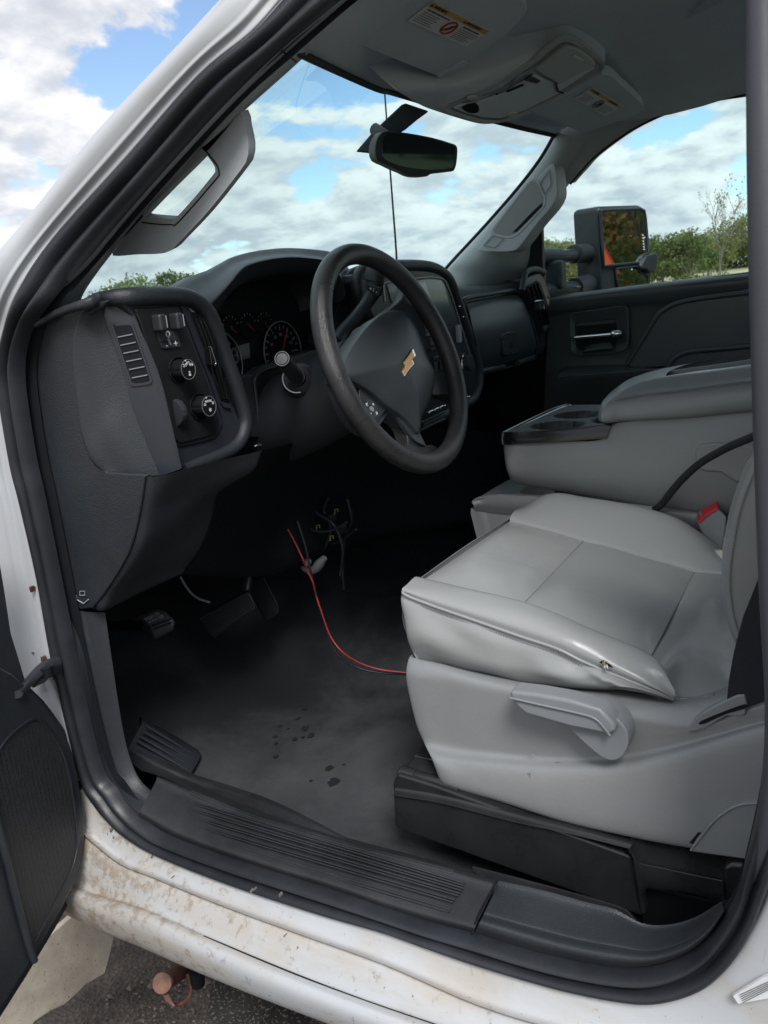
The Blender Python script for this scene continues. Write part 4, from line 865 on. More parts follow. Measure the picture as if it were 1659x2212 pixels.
# hub behind the cover
lathe('hub', WC - WN * .062, WN, [(.058, 0), (.072, .02), (.07, .04), (.05, .046)], mt['grain_lo'], wh, 36)
cov = dome('airbag_cover', [(838, 680), (888, 705), (962, 800), (1012, 930), (1062, 1060), (1118, 1180), (1136, 1235), (1130, 1310), (1082, 1480), (1018, 1610), (1002, 1735), (955, 1695), (865, 1600), (722, 1500), (600, 1392), (470, 1312), (350, 1258), (335, 1200), (365, 1090), (430, 970), (530, 835), (640, 730), (730, 682)], -.006, .021, .035, mt['airbag'], wh, 3, n=10, power=2.4)
bow = [(937, 1022), (958, 1078), (932, 1106), (946, 1138), (908, 1182), (878, 1232), (857, 1190), (884, 1158), (868, 1126), (902, 1076)]
cx_, cy_ = sum(p[0] for p in bow) / 10, sum(p[1] for p in bow) / 10
big_ = [(cx_ + (x - cx_) * 1.22, cy_ + (y - cy_) * 1.17) for x, y in bow]
em = plate('emblem', wp(big_, .0175), tuple(-WN * .010), mt['chrome'], cov, .0008, 2)
plate('emblem_face', wp(bow, .0185), tuple(-WN * .004), mt['gold'], cov, .0005, 1)
bp_ = spoke([(488, 1332), (520, 1345), (610, 1420), (718, 1505), (680, 1580), (640, 1640), (600, 1668), (550, 1600), (505, 1520), (484, 1430)], HB + .006, .01, mt['panel'], 'button_pad', .002)
bc_ = wp([(585, 1530)], HB + .0075)[0]
lathe('button_ring', bc_, WN, [(.0155, -.002), (.0155, .0005), (.0120, .001), (.006, .0005), (.0055, -.001)], mt['grain_lo'], bp_, 36)
lathe('button_centre', bc_, WN, [(.0050, -.002), (.0045, .001), (.0001, .0012)], mt['lever'], bp_, 24)
for k, (x, y) in enumerate(((545, 1488), (600, 1490), (578, 1565), (628, 1568))):
    p = wp([(x, y)], HB + .0085)[0]; a = 40
    u = math.cos(math.radians(a + 90)) * W1 + math.sin(math.radians(a + 90)) * W2; r_ = math.cos(math.radians(a)) * W1 + math.sin(math.radians(a)) * W2
    text('button_mark', ('\u2190', '+', '-', '\u2192')[k], p, r_, u, .0085, mt['whitep'], bp_, bold=.0002)

# ================================================================ pedals, wires and loose plugs in the footwell
pk = thing('parking_brake_pedal', 'small black parking brake pedal lettered push on push off', 'pedal', (-.42, .2, .15))
pr = [L('c5', [(585, 465), (640, 440), (685, 420)], .18), L('c5', [(610, 468), (655, 450), (712, 430)], .175), L('c5', [(640, 490), (690, 468), (742, 462)], .165), L('c5', [(655, 515), (705, 495), (750, 485)], .163), L('c5', [(668, 545), (712, 522), (748, 500)], .168)]
pr.append(pr[-1] + np.array([-.03, .02, -.0])); surf('pedal_pad', pr, mt['grain_lo'], pk, 4, 4, thick=.006)
tr_ = L('c5', [(640, 478), (700, 448)], .168); rt = tr_[1] - tr_[0]
join_text('lettering', [('PUSH ON', L('c5', [(658, 452)], .166)[0], rt, (-.5, -.2, .8), .0095), ('PUSH OFF', L('c5', [(675, 466)], .163)[0], rt, (-.5, -.2, .8), .0095)], mt['greyp'], pk)
for a, c in (((660, 490), (735, 462)), ((665, 505), (742, 476))): tube('rib', L('c5', [a, c], .160), .0016, mt['dark'], pk, 1, 6)
tube('pedal_arm', L('c5', [(640, 500, .19), (560, 488, .22), (450, 480, .26), (430, 300, .3)]), .009, mt['dark'], pk, 4, 10)
bp = thing('brake_pedal', 'wide black brake pedal with ribbed rubber pad', 'pedal', (-.45, .38, .2))
pp = L('c5', [(858, 455), (1075, 342), (1100, 395), (1105, 420), (925, 548), (905, 530)], .36)
plate('pedal_pad', pp, (-.012, .012, 0), mt['rubber'], bp, .004, 3)
for k in range(8):
    t = (k + .8) / 8.8; a = np.array([858, 455]) * (1 - t) + np.array([918, 545]) * t; c = np.array([1075, 342]) * (1 - t) + np.array([1106, 418]) * t
    tube('rib', L('c5', [a * .96 + c * .04, a * .04 + c * .96], .358), .0019, mt['rubber_dusty'], bp, 1, 6)
tube('pedal_arm', L('c5', [(1060, 350, .375), (1080, 250, .40), (1130, 150, .43), (1150, 60, .46)]), .010, mt['riser'], bp, 4, 10, flat=((0, 1, 0), .6))
ac = thing('accelerator_pedal', 'narrow black accelerator pedal right of the brake pedal', 'pedal', (-.48, .52, .2))
plate('pedal_pad', L('c5', [(1075, 310), (1140, 280), (1205, 405), (1205, 440), (1155, 475), (1130, 440)], .50), (-.014, .01, 0), mt['rubber'], ac, .004, 3)
tube('pedal_arm', L('c5', [(1110, 300, .515), (1160, 150, .54)]), .008, mt['dark'], ac, 1, 8)
w1 = L('c5', [(1215, 40, .50), (1243, 75, .50), (1276, 135, .50), (1309, 205, .49), (1326, 250, .50), (1352, 305, .50), (1362, 350, .505), (1385, 420, .50), (1412, 500, .50), (1435, 550, .50), (1480, 605, .50), (1550, 650, .52), (1640, 680, .54), (1760, 695, .56)])
tube('wire', w1, .0017, mt['redw'], None, 4, 8).name = 'red_wire'
tag(bpy.data.objects['red_wire'], 'thin red wire hanging from under the dash and trailing to the seat', 'wire')
w2 = L('c5', [(1285, 40, .505), (1320, 150, .505), (1345, 270, .505), (1380, 410, .505), (1410, 500, .503), (1425, 560, .505), (1470, 625, .51), (1540, 670, .525), (1640, 694, .545), (1760, 702, .565)])
tube('black_wire', w2, .0022, mt['rubber'], None, 4, 8); tag(bpy.data.objects['black_wire'], 'black wire running beside the thin red wire across the floor', 'wire')
tube('curved_cable', L('c5', [(780, 280, .30), (810, 330, .30), (850, 370, .30), (905, 390, .30)]), .0022, mt['lever'], None, 4, 8); tag(bpy.data.objects['curved_cable'], 'thin grey cable curving under the lower dash beside the brake pedal', 'cable')
cb_ = thing('white_clip', 'white curved plastic clip behind the hanging red wire', 'clip', L('c5', [(1345, 240)], .56)[0])
tube('clip_arc', L('c5', [(1305, 238), (1330, 252), (1360, 248), (1380, 225), (1402, 198)], .56), [.004, .007, .009, .010, .006], mt['greyp'], cb_, 4, 10)
lathe('clip_stud', L('c5', [(1328, 215)], .56)[0], (.5, -.8, .2), [(.009, 0), (.008, .01), (.0001, .013)], mt['greyp'], cb_, 16)
lm = thing('wiring_loom', 'tangle of dark taped wires hanging under the dash behind the plugs', 'wires', L('c3', [(1360, 1150)], .6)[0])
for k, pts in enumerate(([(1250, 1040), (1290, 1120), (1340, 1180), (1420, 1190), (1500, 1150)], [(1330, 1040), (1370, 1110), (1440, 1160), (1480, 1260), (1470, 1380)], [(1420, 1040), (1400, 1100), (1430, 1180), (1400, 1260), (1330, 1300)], [(1200, 1060), (1260, 1150), (1330, 1230), (1450, 1240), (1540, 1180)], [(1500, 1050), (1520, 1140), (1490, 1220), (1480, 1340), (1485, 1440)])):
    tube('wire_bundle', L('c3', pts, .56 + .02 * k), .0026 + .0006 * (k % 3), mt['rubber'], lm, 4, 8)
for (x, y, d) in ((1425, 1130, .60), (1330, 1140, .60), (1375, 1205, .60), (1470, 1180, .61)):
    box('wire_block', L('c3', [(x, y)], d)[0], (.022, .02, .016), mt['rubber'], lm, .003)
tube('duct', [(-.50, .30, .47), (-.48, .50, .46), (-.48, .75, .46)], .035, mt['grain_lo'], lm, 3, 14)
def plug(pts, d, lab):
    c = L('c3', [pts[0]], d)[0]; t = thing('wire_plug', lab, 'plug', c, 'brass wire plugs under the dash')
    for (x, y) in pts:
        p = L('c3', [(x, y)], d)[0]
        box('plug_body', p, (.009, .010, .010), mt['dark'], t, .002)
        q = L('c3', [(x - 6, y + 12), (x - 6, y - 8), (x + 8, y - 10), (x + 8, y + 2)], d - .008); tube('plug_clip', q, .0014, mt['brass'], t, 1, 6)
plug([(1452, 1103)], .58, 'brass plug hanging highest and farthest right under the dash'); plug([(1285, 1198), (1300, 1203)], .55, 'double brass plug lowest beside the red wire')
plug([(1373, 1172)], .57, 'small brass plug between the other plugs under the dash'); plug([(1432, 1218)], .56, 'brass plug hanging over the white clip'); plug([(1281, 1160)], .56, 'small brass plug just above the double plug')

# ================================================================ driver's seat
seat = thing('driver_seat', 'grey vinyl driver seat with torn piping and recline lever, in front of the door', 'seat', (.35, .43, 0))
def c6(p, d): return L('c6', p, d)
Wp = [(85, 350), (200, 400), (400, 470), (600, 540), (750, 590), (850, 640), (950, 683), (1100, 745), (1252, 806)]
N1p = [(100, 312), (230, 340), (430, 392), (640, 450), (800, 512), (900, 560), (1010, 625), (1150, 705), (1258, 796)]
Np = [(150, 283), (350, 330), (590, 385), (760, 445), (880, 500), (1010, 553), (1146, 612), (1212, 680), (1254, 775)]
Fp = [(545, 20), (700, 60), (862, 105), (980, 135), (1100, 170), (1220, 203), (1342, 237), (1410, 245), (1480, 243)]
Tp = [(590, -15), (672, -62), (750, -74), (860, -56), (1000, -34), (1130, -6), (1260, 36), (1390, 118), (1480, 200)]
Wd = [.200] * 5 + [.202, .204, .207, .212]; N1d = [.215] * 6 + [.214, .213, .213]; Nd = [.252] * 4 + [.250, .247, .242, .228, .215]
Wl = np.array([on(829.5 + x / 2, 1106 + y / 2, 'Y', d) for (x, y), d in zip(Wp, Wd)]); N1 = np.array([on(829.5 + x / 2, 1106 + y / 2, 'Y', d) for (x, y), d in zip(N1p, N1d)])
Nl = np.array([on(829.5 + x / 2, 1106 + y / 2, 'Y', d) for (x, y), d in zip(Np, Nd)]); Fl = c6(Fp, .570); Tl = c6(Tp, .635)
lipN, lipF = Nl[0] + np.array([-.02, .005, -.03]), Fl[0] + np.array([-.02, 0, -.03])
drop = np.array([0, 0, -.008])
surf('near_bolster', [Wl, Wl * .6 + N1 * .4 + np.array([-.001, -.006, .003]), N1, N1 * .35 + Nl * .65 + np.array([0, 0, .004]), Nl, Nl + np.array([0, .006, -.012])], mt['vinyl'], seat, 4, 4)
def panel(nm, i0, i1, h):
    n_, f_ = Nl[i0:i1 + 1] + drop, Fl[i0:i1 + 1] + drop
    surf(nm, [n_ * (1 - t) + f_ * t for t in np.linspace(0, 1, 9)], mt['vinyl'], seat, 3, 6, puff=((0, 0, h), 5))
Nl2, Fl2 = Nl.copy(), Fl.copy()
panel('cushion_panel', 0, 2, .011); panel('cushion_panel', 2, 6, .012); 
rp = [c6([(1342, 237, .57), (1285, 345, .46), (1215, 480, .35), (1146, 612, .242)], 0), c6([(1420, 243, .57), (1370, 360, .46), (1310, 520, .35), (1212, 682, .228)], 0), c6([(1490, 245, .57), (1455, 400, .46), (1400, 600, .33), (1256, 797, .213)], 0), c6([(1600, 250, .57), (1590, 430, .46), (1560, 640, .34), (1500, 792, .218)], 0)]
surf('cushion_panel', [r + drop for r in rp], mt['vinyl'], seat, 5, 5, puff=((0, 0, .005), 6))
for i in (2, 6):
    tube('seam', [Nl[i] * (1 - t) + Fl[i] * t + drop * 1.05 for t in np.linspace(.01, .99, 8)], .0011, mt['thread'], seat, 1, 5)
for ln in (Nl, Fl): tube('seam', ln[:8] + drop * .9, .0010, mt['thread'], seat, 4, 5)
surf('far_bolster', [Fl + np.array([0, -.004, -.010]), Fl + np.array([0, .001, -.001]), Fl * .55 + Tl * .45 + np.array([0, 0, .004]), Tl, Tl + np.array([0, .025, -.008]), Tl + np.array([0, .03, -.05]), Tl + np.array([0, .02, -.13])], mt['vinyl'], seat, 4, 4)
frt = np.array([Wl[0], N1[0], Nl[0], Nl[0] * .5 + Fl[0] * .5 + np.array([0, 0, .003]), Fl[0], Tl[0], Tl[0] + np.array([0, .025, -.01])])
surf('cushion_front', [frt + np.array([0, 0, -.003]), frt + np.array([-.003, 0, -.008]), frt + np.array([-.004, 0, -.05]), frt + np.array([.02, 0, -.12])], mt['vinyl'], seat, 4, 4)
SKp = [[(85, 352), (200, 402), (400, 472), (600, 542), (750, 592), (850, 642), (950, 685), (1100, 747), (1252, 808)], [(82, 400), (200, 450), (400, 535), (600, 600), (750, 640), (850, 680), (950, 712), (1100, 752), (1252, 810)],
       [(98, 500), (215, 540), (400, 615), (600, 672), (740, 700), (850, 722), (950, 742), (1090, 757), (1252, 812)], [(118, 585), (228, 612), (400, 660), (590, 705), (720, 730), (850, 748), (950, 760), (1080, 763), (1250, 814)], [(150, 645), (262, 660), (405, 692), (585, 728), (712, 748), (850, 764), (950, 770), (1078, 772), (1250, 818)]]
SKd = [.201, .196, .192, .197, .209]
rng = np.random.RandomState(3); sk = []
for i, (r, d) in enumerate(zip(SKp, SKd)):
    q = c6(r, d)
    if 0 < i < 4: q[:, 1] += rng.uniform(-.0035, .0035, 9) * np.array([.4, 1, 1, 1, 1, 1.2, 1.8, 1.2, .3])
    wrap = [q[0] + np.array([.002, .09, 0]), q[0] + np.array([-.004, .02, 0])]; sk.append(np.concatenate([wrap, q]))
def pucker(G):
    c = on(829.5 + 960 / 2, 1106 + 665 / 2, 'Y', .197); d = G - c; rr_ = np.linalg.norm(d, axis=2); a = np.arctan2(d[..., 2], d[..., 0])
    G = G.copy(); G[..., 1] += -.0018 * np.exp(-rr_ / .055) * np.sin(a * 7 + rr_ * 40) * np.minimum(1, rr_ / .012)
    G[..., 1] += .0016 * np.sin(G[..., 0] * 55 + G[..., 2] * 90) * np.sin(G[..., 0] * 23 - G[..., 2] * 40 + 1)
    return G
surf('cushion_skirt', sk, mt['vinyl'], seat, 6, 8, shape=pucker)
pp_ = Wl + np.array([0, -.0022, .0008]); tube('piping', np.concatenate([[pp_[0] + np.array([.002, .03, -.001])], pp_]), .0023, mt['vinyl'], seat, 5, 8)
st = cr(Wl + np.array([0, -.0008, -.0065]), 12); st = resample(st, 110)
bm = bmesh.new()
for k in range(0, 109):
    a, b = st[k], st[k] * .45 + st[k + 1] * .55; c = (a + b) / 2
    bmesh.ops.create_cube(bm, size=1, matrix=Matrix.LocRotScale(Vector(c) + Vector((0, -.001, 0)), Vector(b - a).to_track_quat('X', 'Z'), (np.linalg.norm(b - a), .0010, .0010)))
me = bpy.data.meshes.new('stitching'); bm.to_mesh(me); bm.free(); link('stitching', me, mt['thread'], seat, 0, kind='stuff')
# tear on the piping
tp = on(829.5 + 960 / 2, 1106 + 655 / 2, 'Y', .197)
for k in range(9):
    a = rng.uniform(0, 6.28); q = tp + np.array([rng.uniform(-.006, .006), -.002, rng.uniform(-.003, .004)])
    tube('torn_foam', [q, q + np.array([math.cos(a) * .004, -.003, math.sin(a) * .004])], [.0014, .0004], mt['tuft'] if k % 3 else mt['whitep'], seat, 1, 6)
plate('tear_hole', [tp + np.array(v) for v in ((-.008, -.0018, .001), (-.003, -.003, .005), (.004, -.0025, .001), (.008, -.001, -.004), (.001, -.002, -.002))], (0, .002, 0), mt['dark'], seat, 0)
# side shield
SH = [[(150, 640), (262, 655), (410, 690), (712, 748), (1000, 780), (1250, 814), (1425, 800), (1560, 770), (1700, 730)], [(125, 630), (255, 660), (405, 702), (705, 766), (1000, 815), (1255, 838), (1440, 835), (1570, 800), (1700, 770)],
      [(110, 690), (258, 705), (402, 738), (700, 800), (1000, 860), (1240, 905), (1420, 905), (1570, 850), (1700, 815)], [(114, 760), (260, 790), (402, 815), (700, 870), (1000, 915), (1235, 950), (1425, 925), (1570, 880), (1700, 850)],
      [(150, 920), (270, 950), (405, 985), (700, 1025), (1000, 1030), (1240, 985), (1440, 945), (1580, 905), (1700, 885)], [(182, 1000), (285, 1025), (410, 1045), (705, 1070), (1005, 1066), (1245, 1020), (1450, 965), (1590, 925), (1700, 900)],
      [(206, 1050), (300, 1075), (420, 1092), (712, 1118), (1012, 1115), (1255, 1062), (1465, 1000), (1600, 960), (1700, 935)], [(228, 1100), (350, 1150), (470, 1180), (740, 1220), (1050, 1260), (1290, 1240), (1490, 1200), (1610, 1180), (1700, 1170)],
      [(256, 1172), (380, 1212), (520, 1252), (790, 1335), (1085, 1398), (1322, 1436), (1500, 1462), (1620, 1480), (1700, 1490)], [(266, 1180), (390, 1220), (530, 1260), (795, 1342), (1090, 1404), (1326, 1444), (1500, 1468), (1620, 1486), (1700, 1496)]]
SHd = [.214, .196, .182, .180, .180, .178, .163, .157, .159, .175]
sh = []
for r, d in zip(SH, SHd):
    q = c6(r, d); sh.append(np.concatenate([[q[0] + np.array([.0, .09, 0]), q[0] + np.array([-.006, .016, 0])], q]))
shd = surf('side_shield', [sh[0] + np.array([0, .06, -.012])] + sh, mt['shield'], seat, 5, 5)
# scuffs
for p in ([(620, 1130), (632, 1128), (628, 1142), (634, 1148)], [(622, 1050), (640, 1045), (652, 1052)], [(740, 1080), (760, 1075)]):
    tube('scuff', c6(p, .159 if p[0][1] > 1100 else .172), .0005, mt['belt'], shd, 2, 5)
# recline lever: round foot and blade
fo = c6([(770, 900), (805, 942), (890, 1022), (950, 1066), (992, 1075), (1032, 1056), (1056, 1002), (1046, 942), (1002, 890), (930, 850), (850, 850)], .150)
lev = plate('recline_lever', cr(fo, 3, True), (0, .034, 0), mt['lever'], seat, .005, 3)
bl_ = c6([(541, 772), (545, 803), (572, 843), (612, 876), (800, 931), (976, 967), (1002, 948), (990, 908), (932, 851), (800, 812), (660, 786)], .138)
plate('lever_blade', bl_, (0, .030, 0), mt['lever'], lev, .005, 3)
lip = c6([(545, 803), (690, 836), (850, 872), (912, 893), (950, 930), (976, 966)], .1365); tube('blade_edge', lip, .0016, mt['lever'], lev, 3, 8)
# hinge cover at the lower rear corner, with the gap round it
hc = [(1318, 1470), (1350, 1420), (1400, 1358), (1450, 1308), (1510, 1270), (1560, 1256), (1610, 1254), (1720, 1256), (1720, 1520), (1560, 1503)]
plate('hinge_gap', c6([(1320, 1430), (1395, 1335), (1445, 1290), (1500, 1258), (1560, 1244), (1720, 1244), (1720, 1530), (1430, 1470)], .157), (0, .004, 0), mt['dark'], seat, 0)
plate('hinge_cover', c6(hc, .150), (0, .02, 0), mt['shield'], seat, .003, 3)
tube('cover_edge', c6([(1325, 1462), (1402, 1362), (1452, 1312), (1512, 1275), (1562, 1261), (1640, 1258)], .1492), .0013, mt['lever'], seat, 3, 6)
# belt anchor slot
plate('slot_trim', cr(c6([(1312, 955), (1330, 912), (1375, 868), (1480, 812), (1560, 790), (1560, 880), (1480, 882), (1400, 930)], .176), 2, True), (0, .01, 0), mt['lever'], seat, .002)
plate('slot_hole', cr(c6([(1362, 916), (1372, 902), (1478, 858), (1560, 830), (1560, 850), (1480, 872), (1385, 915)], .1755), 2, True), (0, .004, 0), mt['dark'], seat, 0)
# worn cord showing behind the bolster
tube('worn_edge', c6([(1262, 804), (1310, 808), (1370, 800), (1425, 790)], .224), .0022, mt['thread'], seat, 3, 8); tube('worn_edge', c6([(1280, 808), (1340, 812), (1400, 800)], .222), .0016, mt['tuft'], seat, 3, 8)
# backrest
sil = [(1618, -340), (1590, -250), (1560, -205), (1520, -95), (1490, 5), (1468, 130), (1459, 250), (1462, 360), (1475, 440), (1500, 520), (1527, 580)]
sm_ = [(1650, -340), (1622, -245), (1604, -190), (1562, -90), (1532, 5), (1512, 110), (1494, 230), (1492, 330), (1502, 420), (1516, 480), (1535, 545)]
S1 = c6(sil, .245); S2 = c6(sm_, .225)
rows = [S1 * np.array([1, 0, 1]) + np.array([.045, .43, .0]), S1 + np.array([.03, .09, 0]), S1 + np.array([.008, .02, 0]), S1, S1 * .5 + S2 * .5 + np.array([0, -.006, 0]), S2, S2 + np.array([.04, -.004, 0]), S2 + np.array([.13, .0, 0]), S2 + np.array([.16, .03, 0]), S2 + np.array([.17, .4, 0])]
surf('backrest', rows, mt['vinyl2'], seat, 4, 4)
st = resample(cr(S2 + np.array([.001, -.002, 0]), 8), 70); bm = bmesh.new()
for k in range(0, 69):
    a, b = st[k], st[k] * .4 + st[k + 1] * .6
    bmesh.ops.create_cube(bm, size=1, matrix=Matrix.LocRotScale(Vector((a + b) / 2), Vector(b - a).to_track_quat('X', 'Z'), (np.linalg.norm(b - a), .0014, .0014)))
me = bpy.data.meshes.new('stitching'); bm.to_mesh(me); bm.free(); link('stitching', me, mt['thread'], seat, 0, kind='stuff')
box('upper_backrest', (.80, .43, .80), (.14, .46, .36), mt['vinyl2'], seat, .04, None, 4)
box('seat_frame', (.33, .43, .12), (.40, .38, .16), mt['dark'], seat, .01)
# black riser under the seat
ri = [(848, 1692), (858, 1672), (935, 1696), (1362, 1850), (1376, 1880), (1394, 1975), (1385, 1980), (856, 1790), (852, 1782)]
rb = L('s', ri, .150); rz = plate('seat_riser', rb, (0, .08, 0), mt['riser'], seat, .006, 3)
rows = [L('c8', [(40, 395), (250, 430), (560, 510), (800, 560), (1060, 625)], .146), L('c8', [(52, 355), (260, 390), (570, 470), (810, 530), (1075, 600)], .152), L('c8', [(70, 330), (280, 360), (590, 440), (830, 505), (1085, 570)], .185), L('c8', [(120, 300), (320, 335), (620, 410), (850, 480), (1100, 540)], .22)]
surf('riser_top', rows, mt['riser'], rz, 4, 4)
rr_ = [L('c8', [(1055, 620), (1105, 672), (1200, 690), (1330, 718), (1465, 745)], .150), L('c8', [(1070, 640), (1112, 690), (1200, 712), (1330, 740), (1462, 768)], .142), L('c8', [(1095, 780), (1130, 780), (1230, 800), (1340, 815), (1462, 850)], .142), L('c8', [(1110, 910), (1128, 810), (1170, 800), (1340, 820), (1440, 855)], .150)]
surf('riser_rear', [rr_[0] + np.array([0, .07, .02])] + rr_, mt['riser'], rz, 4, 4)
plate('riser_end', L('c8', [(1464, 705), (1500, 690), (1560, 695), (1560, 790), (1500, 850), (1466, 860)], .145), (0, .05, 0), mt['riser'], rz, .006, 3)
plate('riser_pocket', L('c8', [(1125, 805), (1180, 798), (1430, 850), (1470, 880), (1400, 930), (1250, 965), (1120, 962), (1105, 900)], .165), (0, .01, 0), mt['dark'], rz, .004)
plate('carpet_edge', cr(L('c8', [(380, 705), (420, 712), (720, 790), (1000, 870), (1060, 905), (1100, 955), (1075, 960), (1030, 905), (900, 870), (600, 800), (440, 755), (400, 735)], .088), 2, True), (0, .006, -.004), mt['rubber_dusty'], truck, .001)
tube('track_tube', L('c8', [(90, 305, .165), (250, 340, .165), (330, 365, .165)]), .009, mt['riser'], rz, 2, 14)
lathe('track_cap', L('c8', [(118, 312)], .165)[0], (-1, 0, .06), [(.0001, .02), (.0085, .019), (.0115, .016), (.0115, -.006), (.009, -.008)], mt['riser'], rz, 24)
plate('track_rail', L('c8', [(125, 220), (155, 228), (210, 240), (215, 280), (140, 262), (128, 262)], .20), (0, .03, 0), mt['riser'], rz, .002)
# seat belt and its buckle
bt = L('c6', [(1700, 60), (1635, 240), (1600, 330), (1550, 455), (1512, 600), (1490, 720), (1476, 866), (1560, 848), (1645, 818), (1690, 500), (1720, 300)], .178)
b_ = plate('seat_belt', bt, (0, .0025, 0), mt['webbing'], None, .0006, 1); tag(b_, 'black seat belt webbing running down the rear edge of the driver seat', 'seat belt')
bk_ = thing('belt_buckle', 'grey seat belt buckle with red release button beside the seat cushion', 'buckle', on(829.5 + 715, 553 + 580, 'Y', .66))
bo = L('c4', [(1352, 1150), (1375, 1120), (1440, 1090), (1482, 1130), (1478, 1180), (1460, 1285), (1430, 1260), (1375, 1200)], .655); plate('buckle_body', bo, (-.01, .03, .0), mt['belt'], bk_, .004, 3)
plate('release_button', L('c4', [(1355, 1148), (1380, 1120), (1440, 1087), (1446, 1096), (1392, 1128), (1365, 1156)], .652), (-.006, .026, .004), mt['redp'], bk_, .001)
hs = tube('black_strap', L('c4', [(1170, 1095, .665), (1200, 1072, .655), (1270, 985, .63), (1360, 900, .60), (1470, 835, .56), (1560, 795, .52), (1680, 745, .46)]), .0060, mt['webbing'], None, 4, 12); tag(hs, 'black cable looping from the seat cushion up across the centre console', 'cable')

# ================================================================ centre console and its seat
con = thing('centre_console', 'grey vinyl centre console with cup holders and padded armrest, folded down', 'console', (.35, .85, 0))
def c4(p, d): return L('c4', p, d)
lowc = [c4([(560, 935), (620, 980), (760, 1000), (1000, 1040), (1420, 1105)], .70), c4([(405, 1050), (440, 1035), (560, 1030), (1000, 1062), (1420, 1120)], .685), c4([(394, 1072), (430, 1068), (560, 1075), (1000, 1095), (1420, 1150)], .678), c4([(398, 1092), (430, 1102), (545, 1115), (1000, 1150), (1420, 1200)], .685)]
far = lambda r: [np.array([p[0], 1.04 + .0 * p[1], p[2]]) for p in r]
lw = [np.array(r) for r in lowc]
fr_ = [np.array([[w[0][0] - .004, w[0][1] + .03, w[0][2]]] + list(w)) for w in lw]
fr_ = [np.concatenate([[[w[0][0] + .0, 1.05, w[0][2]], [w[0][0] - .012, .85, w[0][2]]], w]) for w in lw]
fr_ = [np.array([[r[0][0] + .02, 1.05, .41], [r[0][0], .85, .412], [.09, .72, .415], [.2, .72, .41], [.35, .72, .40], [.50, .72, .385], [.7, .72, .37]]) for r in fr_[:1]] + [np.concatenate([[[w[0][0] + .02, 1.05, w[0][2]], [w[0][0] - .004, .85, w[0][2]]], w]) for w in lw[1:]]
surf('seat_cushion', fr_, mt['vinyl2'], con, 4, 4)
lo2 = c4([(398, 1098), (430, 1106), (550, 1116), (1000, 1152), (1420, 1200)], .688); l3 = lo2 + np.array([.02, .01, -.12])
q0, q1 = np.concatenate([[[lo2[0][0] + .02, 1.05, lo2[0][2]]], lo2]), np.concatenate([[[l3[0][0] + .02, 1.05, l3[0][2]]], l3])
surf('seat_base', [q0 + np.array([0, .012, .004]), q0, q1], mt['shield'], con, 2, 4)
tube('seam', c4([(402, 1055), (425, 1046), (470, 1038), (560, 1032), (700, 1038)], .683), .0013, mt['thread'], con, 4, 6)
# console body
CB = [[(520, 812), (640, 810), (800, 802), (940, 792), (1010, 722), (1300, 701), (1480, 682), (1700, 662)], [(522, 880), (600, 885), (780, 880), (960, 870), (1120, 860), (1300, 850), (1480, 830), (1700, 800)], [(534, 935), (605, 950), (780, 965), (960, 975), (1120, 980), (1300, 990), (1480, 1000), (1700, 1000)], [(560, 975), (620, 992), (780, 1020), (960, 1052), (1120, 1080), (1300, 1100), (1480, 1120), (1700, 1140)]]
cbd = [.675, .668, .67, .69]
rows = []
for r, d in zip(CB, cbd):
    q = c4(r, d); rows.append(np.concatenate([[[q[0][0] + .01, 1.05, q[0][2]], [q[0][0] - .012, .95, q[0][2]], [q[0][0] - .008, .74, q[0][2]]], q]))
rows.append(rows[-1] + np.array([.02, .03, -.004]))
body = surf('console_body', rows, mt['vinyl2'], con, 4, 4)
cv = cr(c4([(1345, 850), (1362, 825), (1385, 812), (1480, 808), (1620, 830), (1620, 960), (1520, 975), (1460, 935), (1385, 930), (1355, 905)], .664), 2, True)
plate('side_cover', cv, (0, .012, 0), mt['shield'], con, .003)
# black tray rim and cup holders
TR = [[(523, 765), (640, 762), (800, 750), (930, 735), (985, 728)], [(524, 815), (640, 810), (800, 800), (930, 790), (960, 786)]]
rows = []
for r, d in zip(TR, (.672, .668)):
    q = c4(r, d); rows.append(np.concatenate([[[q[0][0] - .01, 1.04, q[0][2]], [q[0][0] - .018, .95, q[0][2]], [q[0][0] - .008, .70, q[0][2]]], q]))
rows = [rows[0] + np.array([.005, .004, -.006]), rows[0] + np.array([.0025, .0015, .0005]), rows[0], rows[1], rows[1] + np.array([.004, .02, 0])]
tr = surf('tray_rim', rows, mt['piano'], con, 2, 5)
zt = float(np.array(rows[2])[3:, 2].mean())
tube('tray_trim', np.array(rows[0]) + np.array([.002, .002, .003]), .0024, mt['silver'], tr, 4, 8)
x0 = float(rows[2][1][0]); 
def tray():
    bm = bmesh.new(); n = 40
    # a top sheet with two round wells and a long slot, sunk into it
    N_, K_ = 56, 60; xs = np.linspace(x0 + .015, x0 + .36, N_); ys = np.linspace(.69, 1.035, K_); V = []
    wells = [(x0 + .085, .765, .050), (x0 + .085, .895, .050), (x0 + .18, .83, .048), (x0 + .19, .95, .046)]
    for x in xs:
        for y in ys:
            z = zt - .008
            for (wx, wy, wr) in wells:
                d = math.hypot(x - wx, y - wy); s = min(1, max(0, (wr - d) / .010)); z = min(z, zt - .008 - .06 * s * s * (3 - 2 * s))
            V.append((x, y, z))
    return mesh(V, grid_faces(N_, K_), 'cup_tray', False)
link('cup_tray', tray(), mt['grain_lo'], con, 60)
